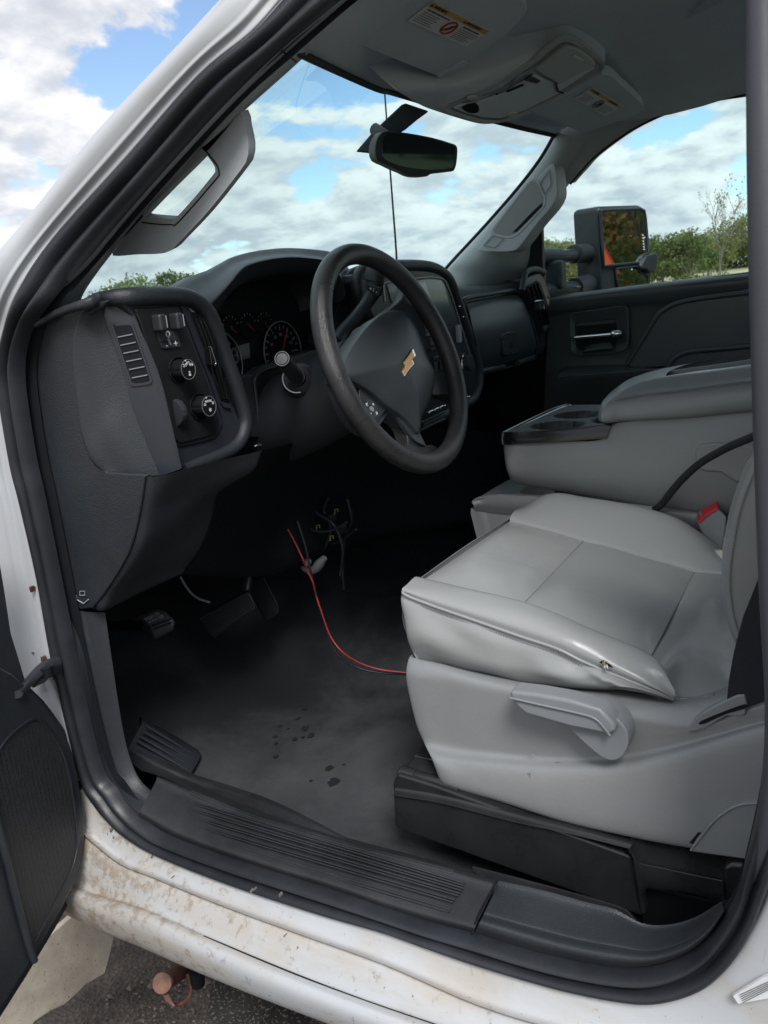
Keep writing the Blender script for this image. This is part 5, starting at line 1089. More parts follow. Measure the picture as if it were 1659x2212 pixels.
# armrest
AR = [[(1060, 560), (1140, 535), (1300, 515), (1480, 492), (1700, 470)], [(985, 600), (1110, 580), (1300, 560), (1480, 535), (1700, 512)], [(940, 640), (1060, 615), (1280, 590), (1480, 565), (1700, 535)], [(925, 690), (1040, 680), (1280, 650), (1480, 620), (1700, 590)], [(935, 716), (1045, 712), (1280, 700), (1480, 680), (1700, 660)]]
ard = [.72, .69, .668, .658, .664]
rows = []
for i, (r, d) in enumerate(zip(AR, ard)):
    q = c4(r, d)
    dx = (.04, .012, -.004, -.006, .0)[i]
    rows.append(np.concatenate([[[q[0][0] + dx * .3 + .03, 1.05, q[0][2]], [q[0][0] - .012, .98, q[0][2]], [q[0][0] - .02, .82, q[0][2] + .002]], q]))
tops = rows[0] + np.array([.06, .02, .008])
rows = [tops] + rows + [rows[-1] + np.array([.01, .04, -.004])]
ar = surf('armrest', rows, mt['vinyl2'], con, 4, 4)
# far half of the lid and the open slot between the halves
zA = .640
at_ = c4([(1056, 552), (1075, 530), (1110, 512), (1300, 485), (1500, 458), (1720, 430), (1720, 480), (1300, 520), (1130, 545)], .86)
fl = plate('armrest_lid', cr(at_, 2, True), (0, .20, -.03), mt['vinyl2'], con, .012, 4)
plate('lid_slot', c4([(1115, 553), (1150, 541), (1350, 515), (1570, 492), (1720, 478), (1720, 500), (1560, 506), (1330, 530), (1150, 552)], .765), (0, .03, 0), mt['piano'], con, .002)
tube('slot_trim', c4([(1110, 556), (1150, 540), (1350, 513), (1560, 491), (1720, 476)], .762), .0018, mt['silver'], con, 3, 6)
tube('seam', c4([(945, 660), (985, 630), (1080, 605), (1280, 580), (1480, 553), (1700, 527)], .6635), .0012, mt['thread'], con, 4, 6)

# ================================================================ passenger door
pd = thing('passenger_door', 'black passenger door panel with chrome handle and armrest, closed', 'door', (.3, 1.7, 0))
dbelt = [(715, 178), (800, 165), (1000, 140), (1200, 116), (1400, 93), (1600, 70), (1750, 52)]
dlow = [(700, 480), (800, 470), (1000, 460), (1200, 452), (1400, 440), (1600, 430), (1750, 420)]
def dl(t, d): return [on(829.5 + (a[0] * (1 - t) + b[0] * t) / 2, 553 + (a[1] * (1 - t) + b[1] * t) / 2, 'Y', d) for a, b in zip(dbelt, dlow)]
rows = [np.array(dl(0, 1.66)) + np.array([0, .05, -.001]), dl(-.01, 1.675), dl(.03, 1.652), dl(.10, 1.645), dl(.22, 1.652), dl(.30, 1.662), dl(.6, 1.668), dl(.95, 1.67), dl(1.15, 1.665), dl(1.9, 1.66), dl(3.2, 1.67)]
surf('door_panel', rows, mt['doorp'], pd, 3, 4)
hz_o = L('c4', [(800, 262), (815, 245), (900, 232), (1020, 214), (1048, 220), (1056, 245), (1058, 370), (1050, 398), (1010, 415), (850, 428), (818, 420), (806, 395)], 1.648)
hz_i = L('c4', [(828, 300), (845, 288), (900, 284), (985, 276), (1000, 290), (1008, 335), (1004, 372), (985, 398), (860, 408), (838, 398), (830, 375)], 1.662)
hb = ring('handle_bezel', hz_o, hz_i, (0, .012, 0), mt['doorp'], pd, .004, 3, 60, 3)
plate('handle_cup', hz_i + np.array([0, .004, 0]), (0, .002, 0), mt['dark'], hb, 0)
hd = L('c4', [(824, 353), (900, 346), (970, 340), (985, 338)], 1.640)
hh = tube('door_handle', hd, .0055, mt['chrome'], pd, 2, 12); lathe('handle_end', hd[-1] + np.array([.012, 0, .001]), ex, [(.004, -.016), (.010, -.01), (.011, .008), (.006, .016)], mt['chrome'], hh, 16)
surf('pull_lip', [L('c4', [(860, 412), (880, 388), (972, 374), (985, 400)], 1.655), L('c4', [(858, 418), (870, 408), (980, 396), (990, 404)], 1.640), L('c4', [(858, 425), (872, 420), (982, 405), (992, 408)], 1.648)], mt['doorp'], hb, 4, 4)
pad = L('c4', [(1047, 468), (1065, 440), (1120, 350), (1180, 255), (1205, 232), (1260, 202), (1340, 185), (1480, 166), (1750, 135), (1750, 480), (1400, 478), (1200, 480), (1080, 484)], 1.638)
plate('upper_insert', cr(pad, 2, True), (0, .03, 0), mt['doorp'], pd, .008, 3)
pad2 = L('c4', [(1225, 482), (1240, 455), (1270, 428), (1320, 410), (1480, 395), (1750, 368), (1750, 500), (1250, 500)], 1.628); plate('elbow_pad', cr(pad2, 2, True), (0, .03, 0), mt['doorp'], pd, .010, 3)
tube('insert_edge', L('c4', [(1050, 466), (1070, 436), (1123, 350), (1180, 260), (1206, 236), (1260, 206), (1340, 188), (1480, 169), (1750, 138)], 1.638), .007, mt['doorp'], pd, 4, 10)  # beads added along insert and elbow pad, shaped to catch a highlight
tube('pad_edge', L('c4', [(1228, 480), (1242, 455), (1272, 430), (1322, 413), (1480, 398), (1750, 371)], 1.628), .008, mt['doorp'], pd, 4, 10)
sh_ = [L('c4', [(752, 495), (800, 478), (950, 470), (1090, 472), (1250, 480), (1750, 440)], 1.66), L('c4', [(752, 512), (800, 505), (950, 498), (1090, 490), (1250, 484), (1750, 446)], 1.60), L('c4', [(750, 528), (800, 520), (950, 508), (1090, 498), (1250, 488), (1750, 450)], 1.575), L('c4', [(750, 540), (800, 534), (950, 522), (1090, 512), (1250, 500), (1750, 465)], 1.572), L('c4', [(730, 620), (800, 610), (950, 600), (1090, 600), (1250, 590), (1750, 560)], 1.60), L('c4', [(730, 760), (800, 760), (950, 760), (1090, 760), (1250, 760), (1750, 760)], 1.65)]
surf('door_armrest', sh_, mt['doorp'], pd, 4, 4)
tube('armrest_edge', L('c4', [(756, 530), (800, 521), (950, 509), (1090, 499), (1230, 488)], 1.572), .003, mt['satin'], pd, 3, 8)
for (x, y) in ((895, 490), (815, 500)): lathe('window_switch', L('c4', [(x, y)], 1.61)[0], ez, [(.016, -.004), (.015, .004), (.010, .008), (.0001, .009)], mt['satin'], pd, 20)
# side glass with its sail panel
gl_ = [on(a, b, 'Y', 1.565) for a, b in [(1160, 480), (1212, 412), (1280, 336), (1380, 262), (1500, 216), (1720, 180)]]
gb_ = [on(a, b, 'Y', 1.675) for a, b in [(1192, 650), (1240, 645), (1300, 637), (1400, 626), (1500, 612), (1720, 588)]]
surf('window_glass', [gl_, [(np.array(a) + np.array(b)) / 2 + np.array([0, .012, 0]) for a, b in zip(gl_, gb_)], gb_], mt['glass'], pd, 4, 3)
sa = [on(x, y, 'Y', d) for x, y, d in [(1100, 565, 1.60), (1165, 475, 1.58), (1170, 482, 1.58), (1172, 560, 1.63), (1176, 618, 1.665), (1186, 645, 1.675), (1100, 655, 1.675), (1040, 640, 1.66)]]
plate('sail_panel', sa, (0, .02, 0), mt['grain_lo'], pd, .003)
tube('window_seal', [on(x, y, 'Y', d) for x, y, d in [(1190, 641, 1.668), (1300, 632, 1.668), (1450, 613, 1.668), (1720, 578, 1.668)]], .005, mt['rubber'], pd, 3, 8)

# towing mirror outside that door
tm = thing('towing_mirror', 'tall black towing mirror on two arms outside the passenger window', 'mirror', on(1330, 600, 'Y', 2.1))
def z6(p, d): return L('z6', p, d)
hsg = z6([(390, 330), (402, 300), (430, 272), (510, 214), (530, 207), (800, 202), (832, 212), (852, 245), (872, 420), (888, 548), (880, 560), (892, 700), (896, 800), (540, 830), (402, 830), (398, 600)], 2.14)
ff = z6([(512, 225), (535, 212), (800, 204), (832, 214), (850, 245), (868, 420), (886, 548), (884, 575), (892, 700), (896, 800), (545, 830), (536, 650), (520, 400)], 2.06)
side = z6([(392, 330), (405, 300), (432, 275), (512, 222), (520, 400), (536, 650), (545, 830), (402, 830), (398, 600)], 2.10)
rows = [[p + np.array([-.17, .03, -.012]) for p in ff], [p + np.array([-.14, .0, .0]) for p in ff], [p + np.array([-.02, -.0, 0]) for p in ff], ff]
f_o = resample(ff, 60, True); cen = f_o.mean(0); V = []
GN = np.array([.92, -.39, .0]); GN = GN / np.linalg.norm(GN)
mo = onplane('z6', [(512, 225), (535, 212), (800, 204), (832, 214), (850, 245), (868, 420), (886, 548), (884, 575), (892, 700), (896, 800), (545, 830), (536, 650), (520, 400)], cen, GN)
m_in = onplane('z6', [(514, 258), (528, 247), (796, 235), (826, 248), (836, 300), (858, 548), (812, 572), (800, 600), (796, 620), (538, 646), (528, 500)], cen, GN)
m_in2 = onplane('z6', [(622, 668), (650, 660), (770, 645), (800, 690), (850, 710), (852, 790), (640, 815), (630, 740)], cen, GN)
hs_ = plate('mirror_housing', mo - GN * .004, tuple(-GN * .10 + np.array([0, -.02, 0])), mt['rubber'], tm, .012, 4)
ring('glass_frame', mo, cr(m_in, 1, True), tuple(-GN * .006), mt['rubber'], tm, .003, 2, 72, 1) if False else None
mg = plate('mirror_glass', m_in + GN * .001, tuple(-GN * .004), mt['mirror'], tm, .001, 1)
ed = np.concatenate([m_in, m_in[:1]]) + GN * .002; tube('glass_frame', ed, .005, mt['rubber'], tm, 1, 8)
for k, (x, y) in enumerate(((812, 418), (815, 440), (817, 462), (818, 482), (820, 502), (822, 520))):
    p = onplane('z6', [(x, y)], cen, GN)[0] + GN * .0022; u = np.cross(ez, GN)
    plate('signal_mark', [p + u * .006, p - u * .002, p - u * .002 - ez * .002, p + u * .006 - ez * .006], tuple(GN * .0004), mt['whitep'], mg, 0)
m2 = plate('lower_glass', m_in2 + GN * .001, tuple(-GN * .004), mt['mirror'], tm, .001, 1)
tube('glass_frame', np.concatenate([m_in2, m_in2[:1]]) + GN * .002, .004, mt['rubber'], tm, 1, 8)
pl = onplane('z6', [(804, 590), (818, 570), (868, 556), (890, 560), (892, 650), (872, 690), (840, 695), (812, 672), (775, 668), (772, 645)], cen, GN); plate('mirror_pivot', cr(pl + GN * .02, 1, True), tuple(-GN * .03), mt['rubber'], tm, .006, 3)
arm = z6([(70, 585, 1.72), (215, 578, 1.80)], 1.8); tube('mirror_arm', arm, [.033, .030], mt['grain_lo'], tm, 2, 16, flat=((0, 0, 1), .85))
tube('mirror_arm', z6([(205, 578, 1.80), (330, 568, 1.90)], 1.85), [.025, .025], mt['satin'], tm, 2, 16, flat=((0, 0, 1), .8))
tube('arm_sleeve', z6([(325, 560, 1.89), (480, 545, 2.03), (520, 545, 2.05)], 1.95), [.033, .034, .033], mt['grain_lo'], tm, 2, 16, flat=((0, 0, 1), .85))
tube('mirror_arm', z6([(100, 830, 1.70), (250, 810, 1.78), (340, 805, 1.86)], 1.75), [.024, .024, .022], mt['grain_lo'], tm, 2, 14)
tube('arm_sleeve', z6([(330, 800, 1.85), (420, 780, 1.96), (500, 765, 2.05)], 1.9), [.03, .032, .034], mt['grain_lo'], tm, 2, 14)
box('arm_base', z6([(145, 715)], 1.75)[0], (.10, .05, .085), mt['grain_lo'], tm, .012, None, 3)
plate('arm_plate', z6([(235, 805), (345, 785), (360, 795), (250, 815)], 1.80), (0, .03, 0), mt['silver'], tm, .002)

# ================================================================ overhead: visors, console, rear-view mirror
def hl(p, h=0, crop='z5'): return onplane(crop, p, (.1, .6, HLZ - h), HN)
HLZ = 1.178; HN = np.array([.12, 0, -1.0]); HN = HN / np.linalg.norm(HN)
v1 = thing('sun_visor', 'grey driver sun visor with warning label, flipped up above the windscreen', 'sun visor', (.1, .4, 1.15))
def visor(root, pts, y0, z0, tilt, lab, mat):
    p0 = np.array([.1, y0, z0]); n = np.array([tilt, 0, -1.0]); n = n / np.linalg.norm(n)
    plate('visor_panel', cr(onplane('z5', pts, p0, n), 2, True), tuple(-n * .018), mat, root, .006, 3)
    return p0 + n * .0012, n
vp_ = [(180, 205), (215, 160), (200, 130), (260, 60), (420, -90), (700, -200), (1000, -120), (1140, 20), (1120, 100), (980, 230), (830, 330), (700, 405), (660, 408), (420, 312), (240, 240)]
p0, n = visor(v1, vp_, .45, 1.148, .22, None, mt['head'])
def label(root, q, p0, n, mats, detail):
    q = onplane('z5', q, p0 + n * .001, n)           # far-left, far-right, near-right, near-left corners
    pa = plate('warning_label', q, tuple(-n * .0012), mats[0], root, 0)
    def uv(u, v, h=.0006): return (q[0] * (1 - u) + q[1] * u) * (1 - v) + (q[3] * (1 - u) + q[2] * u) * v + n * h
    plate('label_band', [uv(0, 0), uv(1, 0), uv(1, .2), uv(0, .2)], tuple(-n * .0004), mats[1], pa, 0)
    r = uv(1, .5) - uv(0, .5); dn = uv(.5, 0) - uv(.5, 1); w = np.linalg.norm(r); h = np.linalg.norm(dn)
    it = [('\u25b2 WARNING', uv(.14, .10, .001), r, dn, h * .16), ('\u25b2 AVERTISSEMENT', uv(.72, .10, .001), r, dn, h * .14)]
    ink = []
    if detail:
        it += [('EVEN WITH ADVANCED AIR BAGS', uv(.22, .30, .001), r, dn, h * .088), ('MEME AVEC DES COUSSINS', uv(.78, .30, .001), r, dn, h * .088)]
    join_text('label_text', it, mt['ink'], pa)
    bm = bmesh.new(); R2 = random.Random(4)
    for side in (0, 1):
        for k in range(6):
            v = .42 + k * .088; a = .03 if side == 0 else .63; b = a + R2.uniform(.22, .36)
            b = min(b, .36 if side == 0 else .97)
            vs = [bm.verts.new(uv(*c)) for c in ((a, v), (b, v), (b, v + .026), (a, v + .026))]; bm.faces.new(vs)
    me = bpy.data.meshes.new('label_lines'); bm.to_mesh(me); bm.free(); link('label_lines', me, mt['greyp'], pa, 0)
    cc = uv(.5, .58, .001); rr0 = min(w * .10, h * .30)
    circ = [cc + (r / w * math.cos(a) + dn / h * math.sin(a)) * rr0 for a in np.linspace(0, 2 * math.pi, 25)]
    tube('no_seat_symbol', circ, rr0 * .09, mt['needle'] if detail else mt['greyp'], pa, 1, 5); tube('no_seat_symbol', [circ[3], circ[15]], rr0 * .09, mt['needle'] if detail else mt['greyp'], pa, 1, 5)
    tube('child_symbol', [cc + r / w * rr0 * .3 + dn / h * rr0 * .4, cc + dn / h * rr0 * -.1, cc - r / w * rr0 * .3 - dn / h * rr0 * .4], rr0 * .12, mt['ink'], pa, 2, 5)
label(v1, [(642, 10), (942, 165), (822, 248), (510, 112)], p0, n, (mt['paper'], mt['yellow']), True)
plate('visor_clip', cr(onplane('z5', [(665, 405), (740, 370), (800, 330), (826, 335), (822, 350), (750, 385), (690, 418)], p0 + n * .002, n), 2, True), tuple(-n * .006), mt['head'], v1, .002)
tube('visor_pivot', onplane('z5', [(150, 175), (180, 130), (210, 170), (200, 195)], p0 - n * .0, n), .010, mt['head'], v1, 3, 10)
v2 = thing('sun_visor', 'grey passenger sun visor with small label beyond the overhead console', 'sun visor', (.05, 1.25, 1.16))
p0, n = visor(v2, [(1100, 600), (1170, 600), (1400, 690), (1430, 706), (1500, 690), (1640, 640), (1745, 600), (1760, 560), (1640, 450), (1580, 400), (1480, 420), (1200, 560)], 1.25, 1.160, .14, None, mt['head'])
label(v2, [(1492, 468), (1652, 566), (1560, 618), (1394, 525)], p0, n, (mt['paper'], mt['yellow']), False)

oh = thing('overhead_console', 'grey overhead console with map lamps and sunglass bin between the visors', 'console', (.0, .85, 1.15))
# bulging shell
oo = [(440, 480), (480, 512), (560, 560), (620, 585), (760, 630), (880, 662), (960, 663), (1030, 650), (1200, 590), (1420, 470), (1540, 385), (1565, 340), (1545, 300), (1450, 225), (1370, 185), (1320, 205), (1240, 260), (1000, 360), (760, 430), (560, 440)]
OH0 = np.array([.02, .84, 1.110]); OHN = np.array([.44, -.04, -.90]); OHN = OHN / np.linalg.norm(OHN)
P = resample(cr(onplane('z5', oo, OH0, OHN), 3, True), 80, True); c = P.mean(0)
V = [P * 1.0 + (P - c) * .25 - OHN * .075, P + (P - c) * .10 - OHN * .04, P - OHN * .008, P + (c - P) * .03 + OHN * .000, P + (c - P) * .12 + OHN * .004, P + (c - P) * .5 + OHN * .006, P + (c - P) * .97 + OHN * .006]
link('console_shell', mesh(np.array(V).reshape(-1, 3), grid_faces(len(V), 80, False, True) + [tuple(6 * 80 + j for j in range(80))], 'console_shell'), mt['head'], oh, 60)
def op(pts, h): return onplane('z5', pts, OH0 + OHN * h, OHN)
inn = op([(740, 580), (800, 545), (940, 490), (1110, 390), (1200, 330), (1300, 245), (1345, 228), (1400, 245), (1500, 320), (1538, 355), (1520, 385), (1330, 498), (1140, 590), (1000, 640), (900, 635), (800, 605)], .006)
ring('console_bezel', cr(op([(690, 575), (800, 520), (940, 462), (1110, 365), (1200, 305), (1310, 212), (1370, 192), (1440, 225), (1540, 310), (1558, 345), (1530, 395), (1330, 515), (1140, 612), (1010, 655), (880, 655), (760, 615)], .008), 2, True), cr(inn, 2, True), tuple(-OHN * .008), mt['trim'], oh, .003, 2, 80, 1)
plate('console_floor', cr(inn, 1, True), tuple(-OHN * .004), mt['shield'], oh, 0)
bn = plate('sunglass_bin', op([(1190, 378), (1300, 290), (1360, 250), (1420, 262), (1490, 315), (1510, 345), (1500, 360), (1310, 455), (1296, 440), (1240, 410)], .012), tuple(-OHN * .008), mt['trim'], oh, .003, 2)
bx = op([(1380, 302), (1396, 293), (1448, 322), (1440, 336)], .014); plate('bin_latch', bx, tuple(-OHN * .003), mt['silver'], bn, .001)
wdg = op([(1310, 490), (1300, 455), (1500, 355), (1500, 365)], .0125); plate('bin_edge', wdg, tuple(-OHN * .004), mt['head'], oh, .001)
ft = op([(750, 580), (800, 560), (880, 552), (900, 540), (1010, 500), (1180, 400), (1295, 450), (1320, 495), (1130, 590), (1000, 632), (900, 628), (800, 600)], .0105); plate('lamp_panel', ft, tuple(-OHN * .006), mt['head'], oh, .003)
plate('bin_gap', op([(1292, 440), (1302, 452), (1314, 485), (1340, 496), (1334, 500), (1306, 490), (1294, 458)], .0135), tuple(-OHN * .002), mt['dark'], oh, 0)
plate('storage_hollow', cr(op([(795, 570), (870, 548), (890, 585), (870, 602), (830, 598)], .0113), 2, True), tuple(-OHN * .001), mt['dark'], oh, 0)
for cxy in ((850, 522), (1062, 610)):
    q = np.array(cxy); o = plate('map_lamp', cr(op([q + (-28, 8), q + (-10, -8), q + (24, -12), q + (30, -2), q + (10, 10)], .0125), 2, True), tuple(-OHN * .003), mt['lens'], oh, .001)
plate('slot', op([(1030, 486), (1120, 448), (1130, 455), (1040, 492)], .0125), tuple(-OHN * .001), mt['dark'], oh, 0)
for q in ([(1128, 428), (1160, 404), (1198, 422), (1172, 442)], [(1176, 442), (1200, 424), (1216, 432), (1196, 446)]): plate('console_button', op(q, .0135), tuple(-OHN * .003), mt['panel'], oh, .001)
plate('console_button', op([(975, 502), (990, 498), (988, 504), (978, 506)], .0125), tuple(-OHN * .001), mt['dark'], oh, 0)

rm = thing('rear_view_mirror', 'black rear view mirror hanging at the top of the windscreen', 'mirror', L('s', [(860, 320)], .80)[0])
RC = L('s', [(900, 332)], .80)[0]; RN = np.array([.86, -.50, -.10]); RN = RN / np.linalg.norm(RN)
bo = onplane('z5', [(336, 800), (345, 745), (365, 712), (395, 696), (500, 705), (640, 730), (740, 760), (768, 772), (776, 800), (770, 870), (758, 905), (740, 912), (650, 922), (580, 934), (480, 912), (400, 875), (350, 850)], RC, RN)
bd = plate('mirror_body', cr(bo, 2, True), tuple(-RN * .028), mt['rubber'], rm, .006, 3)
gi = onplane('z5', [(375, 745), (392, 720), (412, 706), (500, 716), (640, 740), (735, 768), (756, 782), (762, 810), (756, 868), (742, 896), (640, 905), (560, 900), (470, 885), (388, 850), (372, 820)], RC + RN * .0015, RN)
plate('mirror_glass', cr(gi, 2, True), tuple(-RN * .002), mt['rvglass'], rm, .001, 1)
plate('mirror_chin', cr(onplane('z5', [(470, 905), (560, 918), (630, 915), (612, 938), (540, 940), (495, 925)], RC + RN * .002, RN), 2, True), tuple(-RN * .02), mt['rubber'], rm, .004)
tube('mirror_joint', [RC + np.array([-.03, -.02, .02]), RC + np.array([-.09, .0, .06])], .012, mt['rubber'], rm, 2, 12)
mf = L('z5', [(248, 803), (345, 690), (430, 610), (498, 546), (628, 590), (560, 640), (500, 690), (420, 740), (330, 812)], .83)
plate('windscreen_mount', mf, (-.012, .004, 0), mt['dark'], rm, .002)

# ================================================================ driver's door, swung open
dd = thing('driver_door', 'black inner panel of the open driver door with speaker grille', 'door', (-.36, -.06, -.1))
D0, DN = np.array([-.36, -.06, .3]), np.array([.93, .37, 0]); DN = DN / np.linalg.norm(DN)
do = [(-60, 1100), (0, 1195), (14, 1280), (27, 1366), (45, 1425), (60, 1476), (75, 1490), (98, 1512), (120, 1541), (142, 1572), (156, 1600), (166, 1632), (180, 1700), (188, 1752), (190, 1800), (184, 1850), (165, 1920), (145, 1965), (120, 2010), (60, 2110), (0, 2205), (-60, 2300), (-200, 2300), (-200, 1100)]
plate('door_panel', onplane('s', do, D0, DN), tuple(-DN * .05), mt['grain_lo'], dd, .006, 3)
pan = [(-80, 1420), (0, 1436), (30, 1452), (70, 1487), (96, 1514), (118, 1543), (140, 1574), (154, 1602), (164, 1634), (178, 1702), (186, 1753), (187, 1800), (181, 1848), (162, 1916), (140, 1962), (116, 2006), (56, 2106), (-4, 2200), (-80, 2300)]
lp_ = plate('lower_panel', onplane('s', pan, D0 + DN * .03, DN), tuple(-DN * .028), mt['grain'], dd, .010, 3)
gr_o = onplane('c7', [(0, 195), (60, 120), (135, 62), (165, 58), (205, 82), (255, 150), (290, 220), (320, 330), (342, 480), (350, 600), (345, 660), (320, 740), (240, 890), (160, 1035), (145, 1040), (110, 990), (60, 780), (20, 600), (-10, 480), (-30, 300)], D0 + DN * .033, DN)
gr_i = onplane('c7', [(6, 200), (62, 132), (138, 76), (165, 73), (196, 94), (242, 158), (276, 226), (306, 334), (328, 482), (336, 600), (330, 655), (306, 732), (230, 878), (155, 1018), (148, 1020), (120, 978), (72, 776), (32, 598), (4, 480), (-16, 310)], D0 + DN * .033, DN)
ring('grille_rim', cr(gr_o, 1, True), cr(gr_i, 1, True), tuple(-DN * .006), mt['rubber'], lp_, .0015, 2, 90, 2)
plate('speaker_grille', cr(gr_i - DN * .002, 2, True), tuple(-DN * .003), mt['grille'], lp_, 0)
tube('panel_crease', onplane('c7', [(-60, 300), (0, 560), (30, 680), (80, 880), (130, 1060), (150, 1110)], D0 + DN * .034, DN), .005, mt['grain'], lp_, 3, 8)
dc = thing('door_check', 'black door check arm bolted to the rusty white hinge pillar', 'door check', on(85, 1450, 'Y', -.03))
plate('check_plate', L('c5', [(135, 700), (150, 668), (185, 645), (205, 655), (215, 680), (212, 722), (190, 720), (165, 735), (140, 765), (125, 745)], -.035), (0, .025, 0), mt['rubber'], dc, .003)
tube('check_arm', L('c5', [(205, 660, -.03), (170, 690, -.05), (120, 740, -.08), (70, 790, -.12)]), [.012, .011, .009, .009], mt['rubber'], dc, 3, 10, flat=((0, 0, 1), .6))
tube('check_roller', L('c5', [(198, 672), (208, 712)], -.045), .008, mt['dark'], dc, 1, 12)
for (x, y, r) in ((68, 352, 12), (130, 335, 9), (232, 718, 12), (240, 735, 8), (180, 640, 10), (222, 690, 8), (138, 610, 6), (75, 372, 5)):
    c = on(x / 2, 1106 + y / 2, 'Y', -.014); pts = []
    for k in range(9):
        a = 6.283 * k / 9; q = r * .00033 * random.uniform(.5, 1.3); pts.append(c + np.array([math.cos(a) * q * .8, 0, math.sin(a) * q * 1.3]))
    plate('rust_spot', pts, (0, .008, 0), mt['rust'] if r > 7 else mt['bark'], truck, 0)

# ================================================================ under the sill
mflap = onplane('c7', [(330, 900), (495, 1000), (488, 1040), (455, 1165), (370, 1215), (330, 1255), (280, 1300), (215, 1330), (150, 1375), (120, 1420), (0, 1420), (-60, 1380), (100, 1100)], (-.58, .02, -.4), (1.0, -.15, 0))
m_ = M('mud spattered cream plastic', (.56, .50, .41), .7, grain=120, bump=.3, var=.2, varscale=20)
mt['flap'] = m_
def speckle(m, thr=.65, col=(.20, .15, .11)):
    t = m.node_tree; b = t.nodes['Principled BSDF']; co = t.nodes.new('ShaderNodeTexCoord'); n = t.nodes.new('ShaderNodeTexNoise'); n.inputs['Scale'].default_value = 210; n.inputs['Detail'].default_value = 4; t.links.new(co.outputs['Object'], n.inputs['Vector'])
    r = t.nodes.new('ShaderNodeMapRange'); r.inputs[1].default_value = thr; r.inputs[2].default_value = thr + .05; t.links.new(n.outputs['Fac'], r.inputs[0])
    x = t.nodes.new('ShaderNodeMix'); x.data_type = 'RGBA'; t.links.new(r.outputs[0], x.inputs['Factor']); x.inputs['B'].default_value = (*col, 1)
    src = b.inputs['Base Color'].links[0].from_socket; t.links.new(src, x.inputs['A']); t.links.new(x.outputs['Result'], b.inputs['Base Color'])
speckle(m_)
fl_ = plate('mud_flap', mflap, (-.012, 0, 0), m_, None, .003); tag(fl_, 'cream mud flap spattered with dirt behind the open door', 'mud flap')
hpn = thing('jack_pin', 'rusty red round bar with a wire loop below the white sill', 'pin', L('c7', [(740, 1190)], .02)[0])
pa, pb = L('c7', [(702, 1205)], .00)[0], L('c7', [(790, 1150)], .08)[0]; da = (pb - pa) / np.linalg.norm(pb - pa)
tube('pin_bar', [pa, pa + da * .30], .0135, mt['rust'], hpn, 1, 24); lathe('pin_head', pa, -da, [(.0160, -.008), (.0163, .0), (.0155, .003), (.0001, .0035)], mt['rustface'], hpn, 28)
tube('wire_loop', L('c7', [(705, 1245, -.004), (725, 1285, .0), (770, 1298, .02), (815, 1270, .03), (825, 1220, .04), (810, 1170, .05)]), .003, mt['rust'], hpn, 4, 8)
plate('pin_tag', L('c7', [(708, 1262), (722, 1258), (738, 1290), (752, 1308), (735, 1300), (718, 1284)], -.006), (0, .003, 0), mt['rustface'], hpn, .0005)
stp = thing('side_step', 'black muddy running board tread below the white sill', 'running board', L('c7', [(1000, 1290)], .02)[0])
sm2 = M('muddy black rubber', (.028, .028, .030), .6, grain=90, bump=.4, var=.5, varscale=10); speckle(sm2, .56, (.16, .13, .10)); mt['step'] = sm2
plate('step_tread', [(-.160, -.03, -.272), (1.0, -.03, -.272), (1.0, .30, -.270), (-.387, .30, -.270)], (0, 0, -.05), sm2, stp, .008, 3)
for x in (-.10, .04, .18, .32, .46): box('tread_bar', (x, .10, -.268), (.022, .22, .012), sm2, stp, .003)
tube('step_hanger', L('c7', [(850, 1150, .05), (855, 1210, .05)]), .012, mt['dark'], truck, 1, 10)

# ================================================================ outside: ground, field, trees
def asphalt():
    m = bpy.data.materials.new('wet gravelly asphalt'); m.use_nodes = True; t = m.node_tree; b = t.nodes['Principled BSDF']; co = t.nodes.new('ShaderNodeTexCoord')
    v = t.nodes.new('ShaderNodeTexVoronoi'); v.inputs['Scale'].default_value = 95; t.links.new(co.outputs['Object'], v.inputs['Vector'])
    n = t.nodes.new('ShaderNodeTexNoise'); n.inputs['Scale'].default_value = 9; n.inputs['Detail'].default_value = 8; t.links.new(co.outputs['Object'], n.inputs['Vector'])
    k = t.nodes.new('ShaderNodeValToRGB'); e = k.color_ramp.elements; e[0].position = .3; e[0].color = (.030, .024, .021, 1); e[1].position = .75; e[1].color = (.085, .070, .060, 1); t.links.new(n.outputs['Fac'], k.inputs[0])
    k2 = t.nodes.new('ShaderNodeValToRGB'); e = k2.color_ramp.elements; e[0].position = .0; e[0].color = (.6, .58, .55, 1); e[1].position = 1.0; e[1].color = (1.6, 1.55, 1.5, 1)
    t.links.new(v.outputs['Color'], k2.inputs[0])
    x = t.nodes.new('ShaderNodeMix'); x.data_type = 'RGBA'; x.blend_type = 'MULTIPLY'; x.inputs['Factor'].default_value = 1; t.links.new(k.outputs[0], x.inputs['A']); t.links.new(k2.outputs[0], x.inputs['B']); t.links.new(x.outputs['Result'], b.inputs['Base Color'])
    b.inputs['Roughness'].default_value = .75; bp = t.nodes.new('ShaderNodeBump'); bp.inputs['Distance'].default_value = .006; bp.inputs['Strength'].default_value = .9; t.links.new(v.outputs['Distance'], bp.inputs['Height']); t.links.new(bp.outputs[0], b.inputs['Normal'])
    return m
mt['asphalt'] = asphalt()
mt['field'] = M('dry spring grass', (.42, .37, .23), .95, grain=2, bump=.4, var=.35, varscale=.5)
GZ = -.68
def hgt(x, y):
    # level yard, then a field that climbs gently away from the truck
    d = max(0.0, math.hypot(x, y) - 9.0)
    return GZ + min(d * .040, 2.6) + .05 * math.sin(x * .21) * math.sin(y * .17) * min(1, d / 8)
xs = [-900, -400, -200, -120, -80, -60, -45, -34, -26, -20, -15, -11, -8, -5, -2, 2, 5, 8, 11, 15, 20, 26, 34, 45, 60, 80, 120, 200, 400, 900]
V = [(x, y, hgt(x, y)) for x in xs for y in xs]
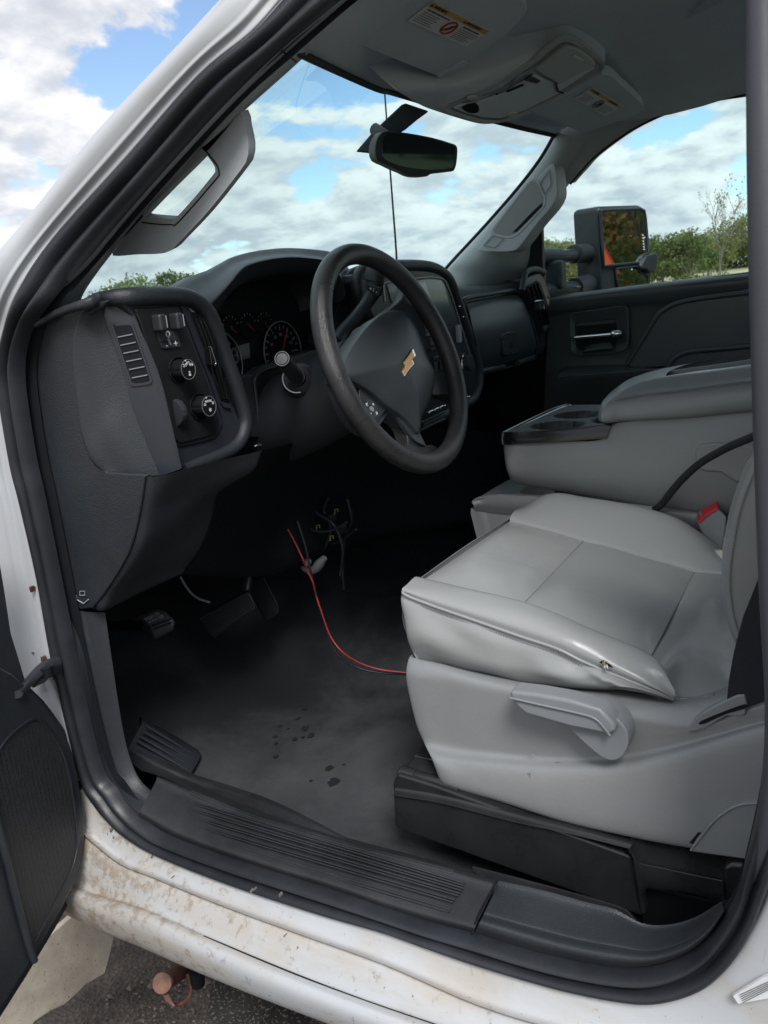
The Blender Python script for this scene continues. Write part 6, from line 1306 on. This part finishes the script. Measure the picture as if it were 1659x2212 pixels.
fo_ = link('field', mesh(V, grid_faces(len(xs), len(xs)), 'field', False), mt['field'], None, 60); fo_['kind'] = 'structure'
gv = [(9 * math.cos(a) * 1.0, 9 * math.sin(a), GZ + .012) for a in np.linspace(0, 2 * math.pi, 49)[:-1]]
gr = link('ground', mesh(gv, [tuple(range(48))], 'ground', False), mt['asphalt'], None, 0); gr['kind'] = 'structure'
# loose stones on the asphalt beside the truck
ry = np.random.RandomState(5); V = []; Fc = []
for k in range(1500):
    x, y = ry.uniform(-.75, .05), ry.uniform(-.1, .6); s = ry.uniform(.002, .0055) * (1 + 1.5 * (ry.rand() > .93)); a = ry.uniform(0, 6.28); o = len(V)
    for (dx, dy, dz) in ((1, 0, 0), (0, 1, 0), (-1, 0, 0), (0, -1, 0), (0, 0, .8)):
        V.append((x + s * (dx * math.cos(a) - dy * math.sin(a)) * ry.uniform(.7, 1.2), y + s * (dx * math.sin(a) + dy * math.cos(a)) * ry.uniform(.7, 1.2), GZ + .0125 + dz * s))
    Fc += [(o, o + 1, o + 4), (o + 1, o + 2, o + 4), (o + 2, o + 3, o + 4), (o + 3, o, o + 4)]
gvl = link('gravel', mesh(V, Fc, 'gravel', False), M('brown gravel', (.13, .105, .088), .85, var=.6, varscale=40), None, 0); gvl['kind'] = 'stuff'

def leafm(name, a, b):
    m = bpy.data.materials.new(name); m.use_nodes = True; t = m.node_tree; p = t.nodes['Principled BSDF']; p.inputs['Roughness'].default_value = .65; p.inputs['Specular IOR Level'].default_value = .25
    co = t.nodes.new('ShaderNodeTexCoord'); n = t.nodes.new('ShaderNodeTexNoise'); n.inputs['Scale'].default_value = 1.3; n.inputs['Detail'].default_value = 5; t.links.new(co.outputs['Object'], n.inputs['Vector'])
    k = t.nodes.new('ShaderNodeValToRGB'); e = k.color_ramp.elements; e[0].position = .35; e[0].color = (*a, 1); e[1].position = .68; e[1].color = (*b, 1); t.links.new(n.outputs['Fac'], k.inputs[0]); t.links.new(k.outputs[0], p.inputs['Base Color'])
    tl = t.nodes.new('ShaderNodeBsdfTranslucent'); t.links.new(k.outputs[0], tl.inputs[0]); ms = t.nodes.new('ShaderNodeMixShader'); ms.inputs[0].default_value = .4
    t.links.new(p.outputs[0], ms.inputs[1]); t.links.new(tl.outputs[0], ms.inputs[2]); t.links.new(ms.outputs[0], t.nodes['Material Output'].inputs[0])
    return m
mt['leaf'] = leafm('spring leaves', (.10, .14, .045), (.19, .235, .085)); mt['leaf2'] = leafm('olive leaves', (.15, .17, .065), (.26, .265, .115)); mt['leaf3'] = leafm('dark leaves with rust', (.09, .12, .04), (.24, .13, .05))
mt['leafpale'] = leafm('pale hedge leaves', (.19, .25, .11), (.28, .33, .15))
def tree(name, base, h, r, lm, n=2200, leaf=.16, lab='', grp=None, trunk=.10, seed=0, low=.12):
    R3 = np.random.RandomState(seed); t = thing(name, lab, 'tree', base, grp); b = np.array(base, float)
    # trunk with limbs that fork into the crown
    V, Fc = [], []
    def limb(p, q, r0, r1, seg=7):
        o = len(V); d = q - p; d = d / np.linalg.norm(d); u = np.cross(d, [.3, .9, .1]); u /= np.linalg.norm(u); w = np.cross(d, u); pm = (p + q) / 2 + R3.uniform(-.04, .04, 3) * np.linalg.norm(q - p)
        for (c, rr_) in ((p, r0), (pm, (r0 + r1) / 2), (q, r1)):
            for k in range(seg): a = 6.2832 * k / seg; V.append(c + rr_ * (math.cos(a) * u + math.sin(a) * w))
        Fc.extend(grid_faces(3, seg, False, True, o))
    tips = []
    fork = b + np.array([0, 0, h * R3.uniform(.22, .32)]); limb(b + np.array([0, 0, -.2]), fork, trunk, trunk * .75)
    for k in range(9):
        a = R3.uniform(0, 6.28); z = R3.uniform(.35, .85); q = b + np.array([math.cos(a) * r * R3.uniform(.3, .75), math.sin(a) * r * R3.uniform(.3, .75), h * z]); s = fork * .7 + b * .3 + np.array([0, 0, h * .15 * R3.rand()])
        limb(s, q, trunk * .4, trunk * .10); tips.append(q)
        for j in range(3):
            q2 = q + R3.uniform(-1, 1, 3) * np.array([r * .4, r * .4, h * .12]) + np.array([0, 0, h * .05]); limb(q * .7 + s * .3, q2, trunk * .16, trunk * .05, 5); tips.append(q2)
    link('trunk', mesh(V, Fc, 'trunk', False), mt['bark'], t, 60)
    # crown: leaf sprays gathered into clumps at the ends of the limbs
    ncl = 34; V, Fc = [], []
    cl = list(tips)
    while len(cl) < ncl + len(tips):
        a = R3.uniform(0, 6.28); z = R3.uniform(low, .97); prof_ = math.sin(math.pi * min(1, max(0, (z - low * .5) / (1.02 - low * .5))) ** .75) ** .6; rr_ = r * prof_ * R3.uniform(.45, 1.0)
        cl.append(b + np.array([math.cos(a) * rr_, math.sin(a) * rr_, h * z]))
    per = max(8, n // len(cl))
    for c in cl:
        sc = R3.uniform(.10, .22) * r + .12
        for k in range(int(per * R3.uniform(.5, 1.5))):
            d = R3.normal(0, 1, 3); d /= np.linalg.norm(d); p = c + d * sc * R3.uniform(.3, 1.0) * np.array([1.2, 1.2, 1.0]); nn = d + R3.normal(0, .6, 3); nn /= np.linalg.norm(nn); u = np.cross(nn, R3.normal(0, 1, 3)); u /= np.linalg.norm(u); w = np.cross(nn, u); s = leaf * R3.uniform(.5, 1.2); o = len(V)
            V += [p - u * s * .5, p + w * s * .32, p + u * s * .5, p - w * s * .32]; Fc.append((o, o + 1, o + 2, o + 3))
    link('crown', mesh(V, Fc, 'crown', False), lm, t, 0)
    return t
def ground_at(px, d):
    v = CAM_M.T @ np.array([(px - 829.5) / CAM_F, -(620 - 1106) / CAM_F, -1.0]); v[2] = 0; v /= np.linalg.norm(v); p = CAM_P + v * d
    return np.array([p[0], p[1], hgt(p[0], p[1])])
def tree_px(name, px, top, d, r, lm, lab, grp, seed, **k):
    b = ground_at(px, d); dd_ = np.array([b[0], b[1], 0]) - np.array([CAM_P[0], CAM_P[1], 0])
    fwd = -CAM_M[2]; lo_, hi_ = 0, 30
    for _ in range(40):
        h = (lo_ + hi_) / 2; c = CAM_M @ (b + np.array([0, 0, h]) - CAM_P); y = 1106 - CAM_F * c[1] / -c[2]
        if y > top: lo_ = h
        else: hi_ = h
    return tree(name, b, h, r, lm, lab=lab, grp=grp, seed=seed, **k)
G1 = 'trees beyond the driver side of the windscreen'; G2 = 'trees along the field beyond the passenger window'
for i, (px, top, d, r, lm, lab) in enumerate([(185, 640, 60, 3.0, 'leafpale', 'pale hedge tree lowest at the left end of the windscreen'), (250, 614, 60, 2.2, 'leafpale', 'broad pale green tree behind the switch pod'), (300, 600, 58, 2.0, 'leafpale', 'rounded pale green tree tallest left of the gap'), (335, 622, 64, 1.8, 'leafpale', 'small pale tree just left of the sky gap'), (366, 590, 62, 1.3, 'leaf', 'slender darker tree with sky on both sides'), (405, 592, 66, 1.5, 'leaf', 'darker tree touching the instrument hood'), (714, 545, 52, .8, 'leafpale', 'small green treetop beside the steering wheel rim')]):
    tree_px('tree', px, top, d, r, mt[lm], lab, G1, 20 + i, n=1700, leaf=.24, trunk=.09)
for i, (px, top, d, r, lm, lab) in enumerate([(1180, 528, 46, 1.4, 'leaf2', 'olive tree at the edge of the far window pillar'), (1215, 522, 42, 1.4, 'leaf2', 'low green tree behind the upper mirror arm'), (1245, 535, 44, 1.2, 'leaf', 'dark green bush left of the mirror housing'), (1350, 520, 45, 1.5, 'leaf2', 'bush hidden behind the mirror housing'), (1432, 508, 40, 1.5, 'leaf', 'rounded green bush right beside the mirror'), (1490, 505, 40, 1.3, 'leaf', 'green bush left of the bare tree'), (1530, 512, 48, 1.6, 'leaf2', 'olive bush behind the bare tree'), (1590, 470, 58, 2.6, 'leaf2', 'taller olive tree at the right end of the window'), (1640, 462, 55, 2.4, 'leaf2', 'olive tree partly behind the door post')]):
    tree_px('tree', px, top, d, r, mt[lm], lab, G2, 50 + i, n=2600, leaf=.17, trunk=.07, low=.10)
# bare tree with first leaves
def bare(px, top, d, seed):
    R3 = np.random.RandomState(seed); b = ground_at(px, d); t = thing('bare_tree', 'thin bare tree with few leaves standing before the bushes', 'tree', b, G2); V, Fc, LV, LF = [], [], [], []
    lo_, hi_ = 0, 30
    for _ in range(40):
        h = (lo_ + hi_) / 2; c = CAM_M @ (b + np.array([0, 0, h]) - CAM_P); y = 1106 - CAM_F * c[1] / -c[2]
        if y > top: lo_ = h
        else: hi_ = h
    def limb(p, q, r0, r1):
        o = len(V); dd_ = q - p; dd_ = dd_ / np.linalg.norm(dd_); u = np.cross(dd_, [.3, .9, .1]); u /= np.linalg.norm(u); w = np.cross(dd_, u)
        for (c, rr_) in ((p, r0), (q, r1)):
            for k in range(5): a = 6.2832 * k / 5; V.append(c + rr_ * (math.cos(a) * u + math.sin(a) * w))
        Fc.extend(grid_faces(2, 5, False, True, o))
    def grow(p, dirn, ln, r0, lv):
        q = p + dirn * ln; limb(p, q, r0, r0 * .72)
        if lv >= 4 and R3.rand() < .5:
            for k in range(2):
                c = p + (q - p) * R3.rand() + R3.uniform(-.06, .06, 3); u = R3.normal(0, 1, 3); u /= np.linalg.norm(u); w = np.cross(u, R3.normal(0, 1, 3)); w /= np.linalg.norm(w); s = .035; o = len(LV)
                LV.extend([c - u * s, c + w * s * .6, c + u * s, c - w * s * .6]); LF.append((o, o + 1, o + 2, o + 3))
        if lv >= 5: return
        for k in range(3 if lv < 3 else 2):
            a = R3.uniform(.25, .75); ax = np.cross(dirn, R3.normal(0, 1, 3)); ax /= np.linalg.norm(ax); nd = dirn * math.cos(a) + ax * math.sin(a); nd = nd + np.array([0, 0, .22]); nd /= np.linalg.norm(nd); grow(p + dirn * ln * R3.uniform(.6, 1.0), nd, ln * R3.uniform(.62, .85), r0 * .55, lv + 1)
    grow(b, np.array([0, 0, 1.0]), h * .30, .045, 0); zz_ = max(v[2] for v in V) - b[2]; kf = h / zz_
    for vv_ in (V, LV):
        for k in range(len(vv_)): v = np.array(vv_[k]) - b; v[2] *= kf; v[:2] *= min(1, kf * 1.0); vv_[k] = v + b
    link('trunk', mesh(V, Fc, 'trunk', False), mt['bark'], t, 60); link('crown', mesh(LV, LF, 'crown', False), mt['leaf2'], t, 0)
ORD = ('first', 'second', 'third', 'fourth', 'fifth', 'sixth', 'seventh', 'eighth', 'ninth', 'tenth', 'eleventh', 'twelfth')
for i, px in enumerate((1165, 1200, 1232, 1268, 1390, 1412, 1455, 1472, 1512, 1550, 1572, 1612)):
    tree_px('bush', px, 518 + (i * 37) % 17 - (px > 1540) * 22, 54 + (i * 13) % 7, 1.9, mt[('leaf2', 'leafpale', 'leaf')[i % 3]], ORD[i] + ' soft green bush from the left in the unbroken far row', 'soft green bushes in the row along the field', 120 + i, n=2200, leaf=.20, trunk=.05, low=.04)
bare(1555, 385, 32, 3)
# woods behind the truck, seen in the towing mirror
mc = cen; dv = mc - CAM_P; dv /= np.linalg.norm(dv); rv = dv - 2 * dv.dot(GN) * GN; rv2 = np.array([rv[0], rv[1], 0]); rv2 /= np.linalg.norm(rv2); pv_ = np.array([-rv2[1], rv2[0], 0])
for i, (dist, off, h, r, lm, lab) in enumerate([(20, -3.4, 8.5, 2.6, 'leaf3', 'dark tree with rusty leaves reflected at the left of the towing mirror'), (21, .4, 8.0, 2.4, 'leaf', 'dark green tree reflected in the middle of the towing mirror'), (22, 3.8, 8.5, 2.7, 'leaf', 'green tree reflected at the right of the towing mirror'), (25, -6.5, 9.5, 3.0, 'leaf', 'green tree reflected past the left of the towing mirror'), (26, 7.2, 9.5, 3.0, 'leaf3', 'dark tree reflected past the right of the towing mirror'), (27, 2.0, 9.5, 3.0, 'leaf', 'tall tree behind the others in the towing mirror'), (27, -2.0, 9.5, 3.0, 'leaf', 'tall green tree far behind in the towing mirror'), (19, -1.3, 6.5, 2.6, 'leaf3', 'nearest rusty tree reflected left of centre in the towing mirror'), (19.5, 2.0, 6.8, 2.6, 'leaf2', 'nearest green tree reflected right of centre in the towing mirror'), (30, 0, 11, 4, 'leaf', 'tallest green tree at the back of the mirror wood'), (30, 5, 11, 4, 'leaf', 'tall green tree at the back right of the mirror wood'), (30, -5, 11, 4, 'leaf3', 'tall rusty tree at the back left of the mirror wood')]):
    p = mc + rv2 * dist + pv_ * off; p[2] = hgt(p[0], p[1]); tree('tree', p, h, r, mt[lm], n=9000, leaf=.17, lab=lab, grp='trees behind the truck', seed=80 + i, trunk=.16, low=.06)
# solid wood behind those trees
R9 = np.random.RandomState(9); V, Fc = [], []
for k in range(16000):
    o_ = R9.uniform(-20, 20); dd_ = R9.uniform(33, 39); zt_ = 9.5 + 2 * math.sin(o_ * .8) + 1.2 * math.sin(o_ * 2.3 + 1)
    p = mc + rv2 * dd_ + pv_ * o_; p[2] = hgt(p[0], p[1]) + R9.uniform(0, 1) ** .8 * zt_; u = R9.normal(0, 1, 3); u /= np.linalg.norm(u); w = np.cross(u, R9.normal(0, 1, 3)); w /= np.linalg.norm(w); s_ = R9.uniform(.2, .5); o = len(V)
    V += [p - u * s_, p + w * s_ * .7, p + u * s_, p - w * s_ * .7]; Fc.append((o, o + 1, o + 2, o + 3))
tag(link('woods', mesh(V, Fc, 'woods', False), mt['leaf'], None, 0), 'dark wood of green and rusty trees far behind the truck', 'wood', None, 'stuff')
# orange slow vehicle triangle on a trailer post behind the truck
tp_ = onplane('z6', [(526, 622)], cen, GN)[0]; dv = tp_ - CAM_P; dv /= np.linalg.norm(dv); rv = dv - 2 * dv.dot(GN) * GN; tc_ = tp_ + rv * 9.0; rh = np.array([rv[0], rv[1], 0]); rh /= np.linalg.norm(rh); ph = np.array([-rh[1], rh[0], 0])
tg = thing('warning_triangle', 'orange slow vehicle triangle on a post behind the truck, seen in the mirror', 'sign', (tc_[0], tc_[1], GZ))
s = .25; tri = [tc_ + ez * s * .95, tc_ + ph * s * .75 - ez * s * .5, tc_ - ph * s * .75 - ez * s * .5]
plate('triangle', tri, tuple(rh * .008), mt['orange'], tg, .01); plate('triangle_border', [tc_ + (p - tc_) * 1.25 + rh * .006 for p in tri], tuple(rh * .006), mt['redp'], tg, .01)
tube('post', [(tc_[0] + rh[0] * .03, tc_[1] + rh[1] * .03, GZ), tuple(tc_ + rh * .03 + ez * .2)], .025, mt['riser'], tg, 1, 10)
# whip aerial ahead of the windscreen
wa = L('s', [(830, 186), (836, 270), (843, 370), (849, 450), (856, 545), (860, 640)], 1.35); wh_ = tube('whip_aerial', wa, [.0022, .0022, .0024, .0026, .0028, .003], mt['dark'], None, 3, 6); tag(wh_, 'thin dark whip aerial standing in front of the windscreen', 'aerial')
# bonnet ahead of the windscreen keeps light off the firewall
bn_ = surf('bonnet', [[(-.75, .02, .58), (-.85, .85, .66), (-.75, 1.68, .58)], [(-1.5, -.02, .50), (-1.6, .85, .58), (-1.5, 1.72, .50)], [(-2.2, .02, .38), (-2.35, .85, .45), (-2.2, 1.68, .38)]], mt['paint'], truck, 4, 6)
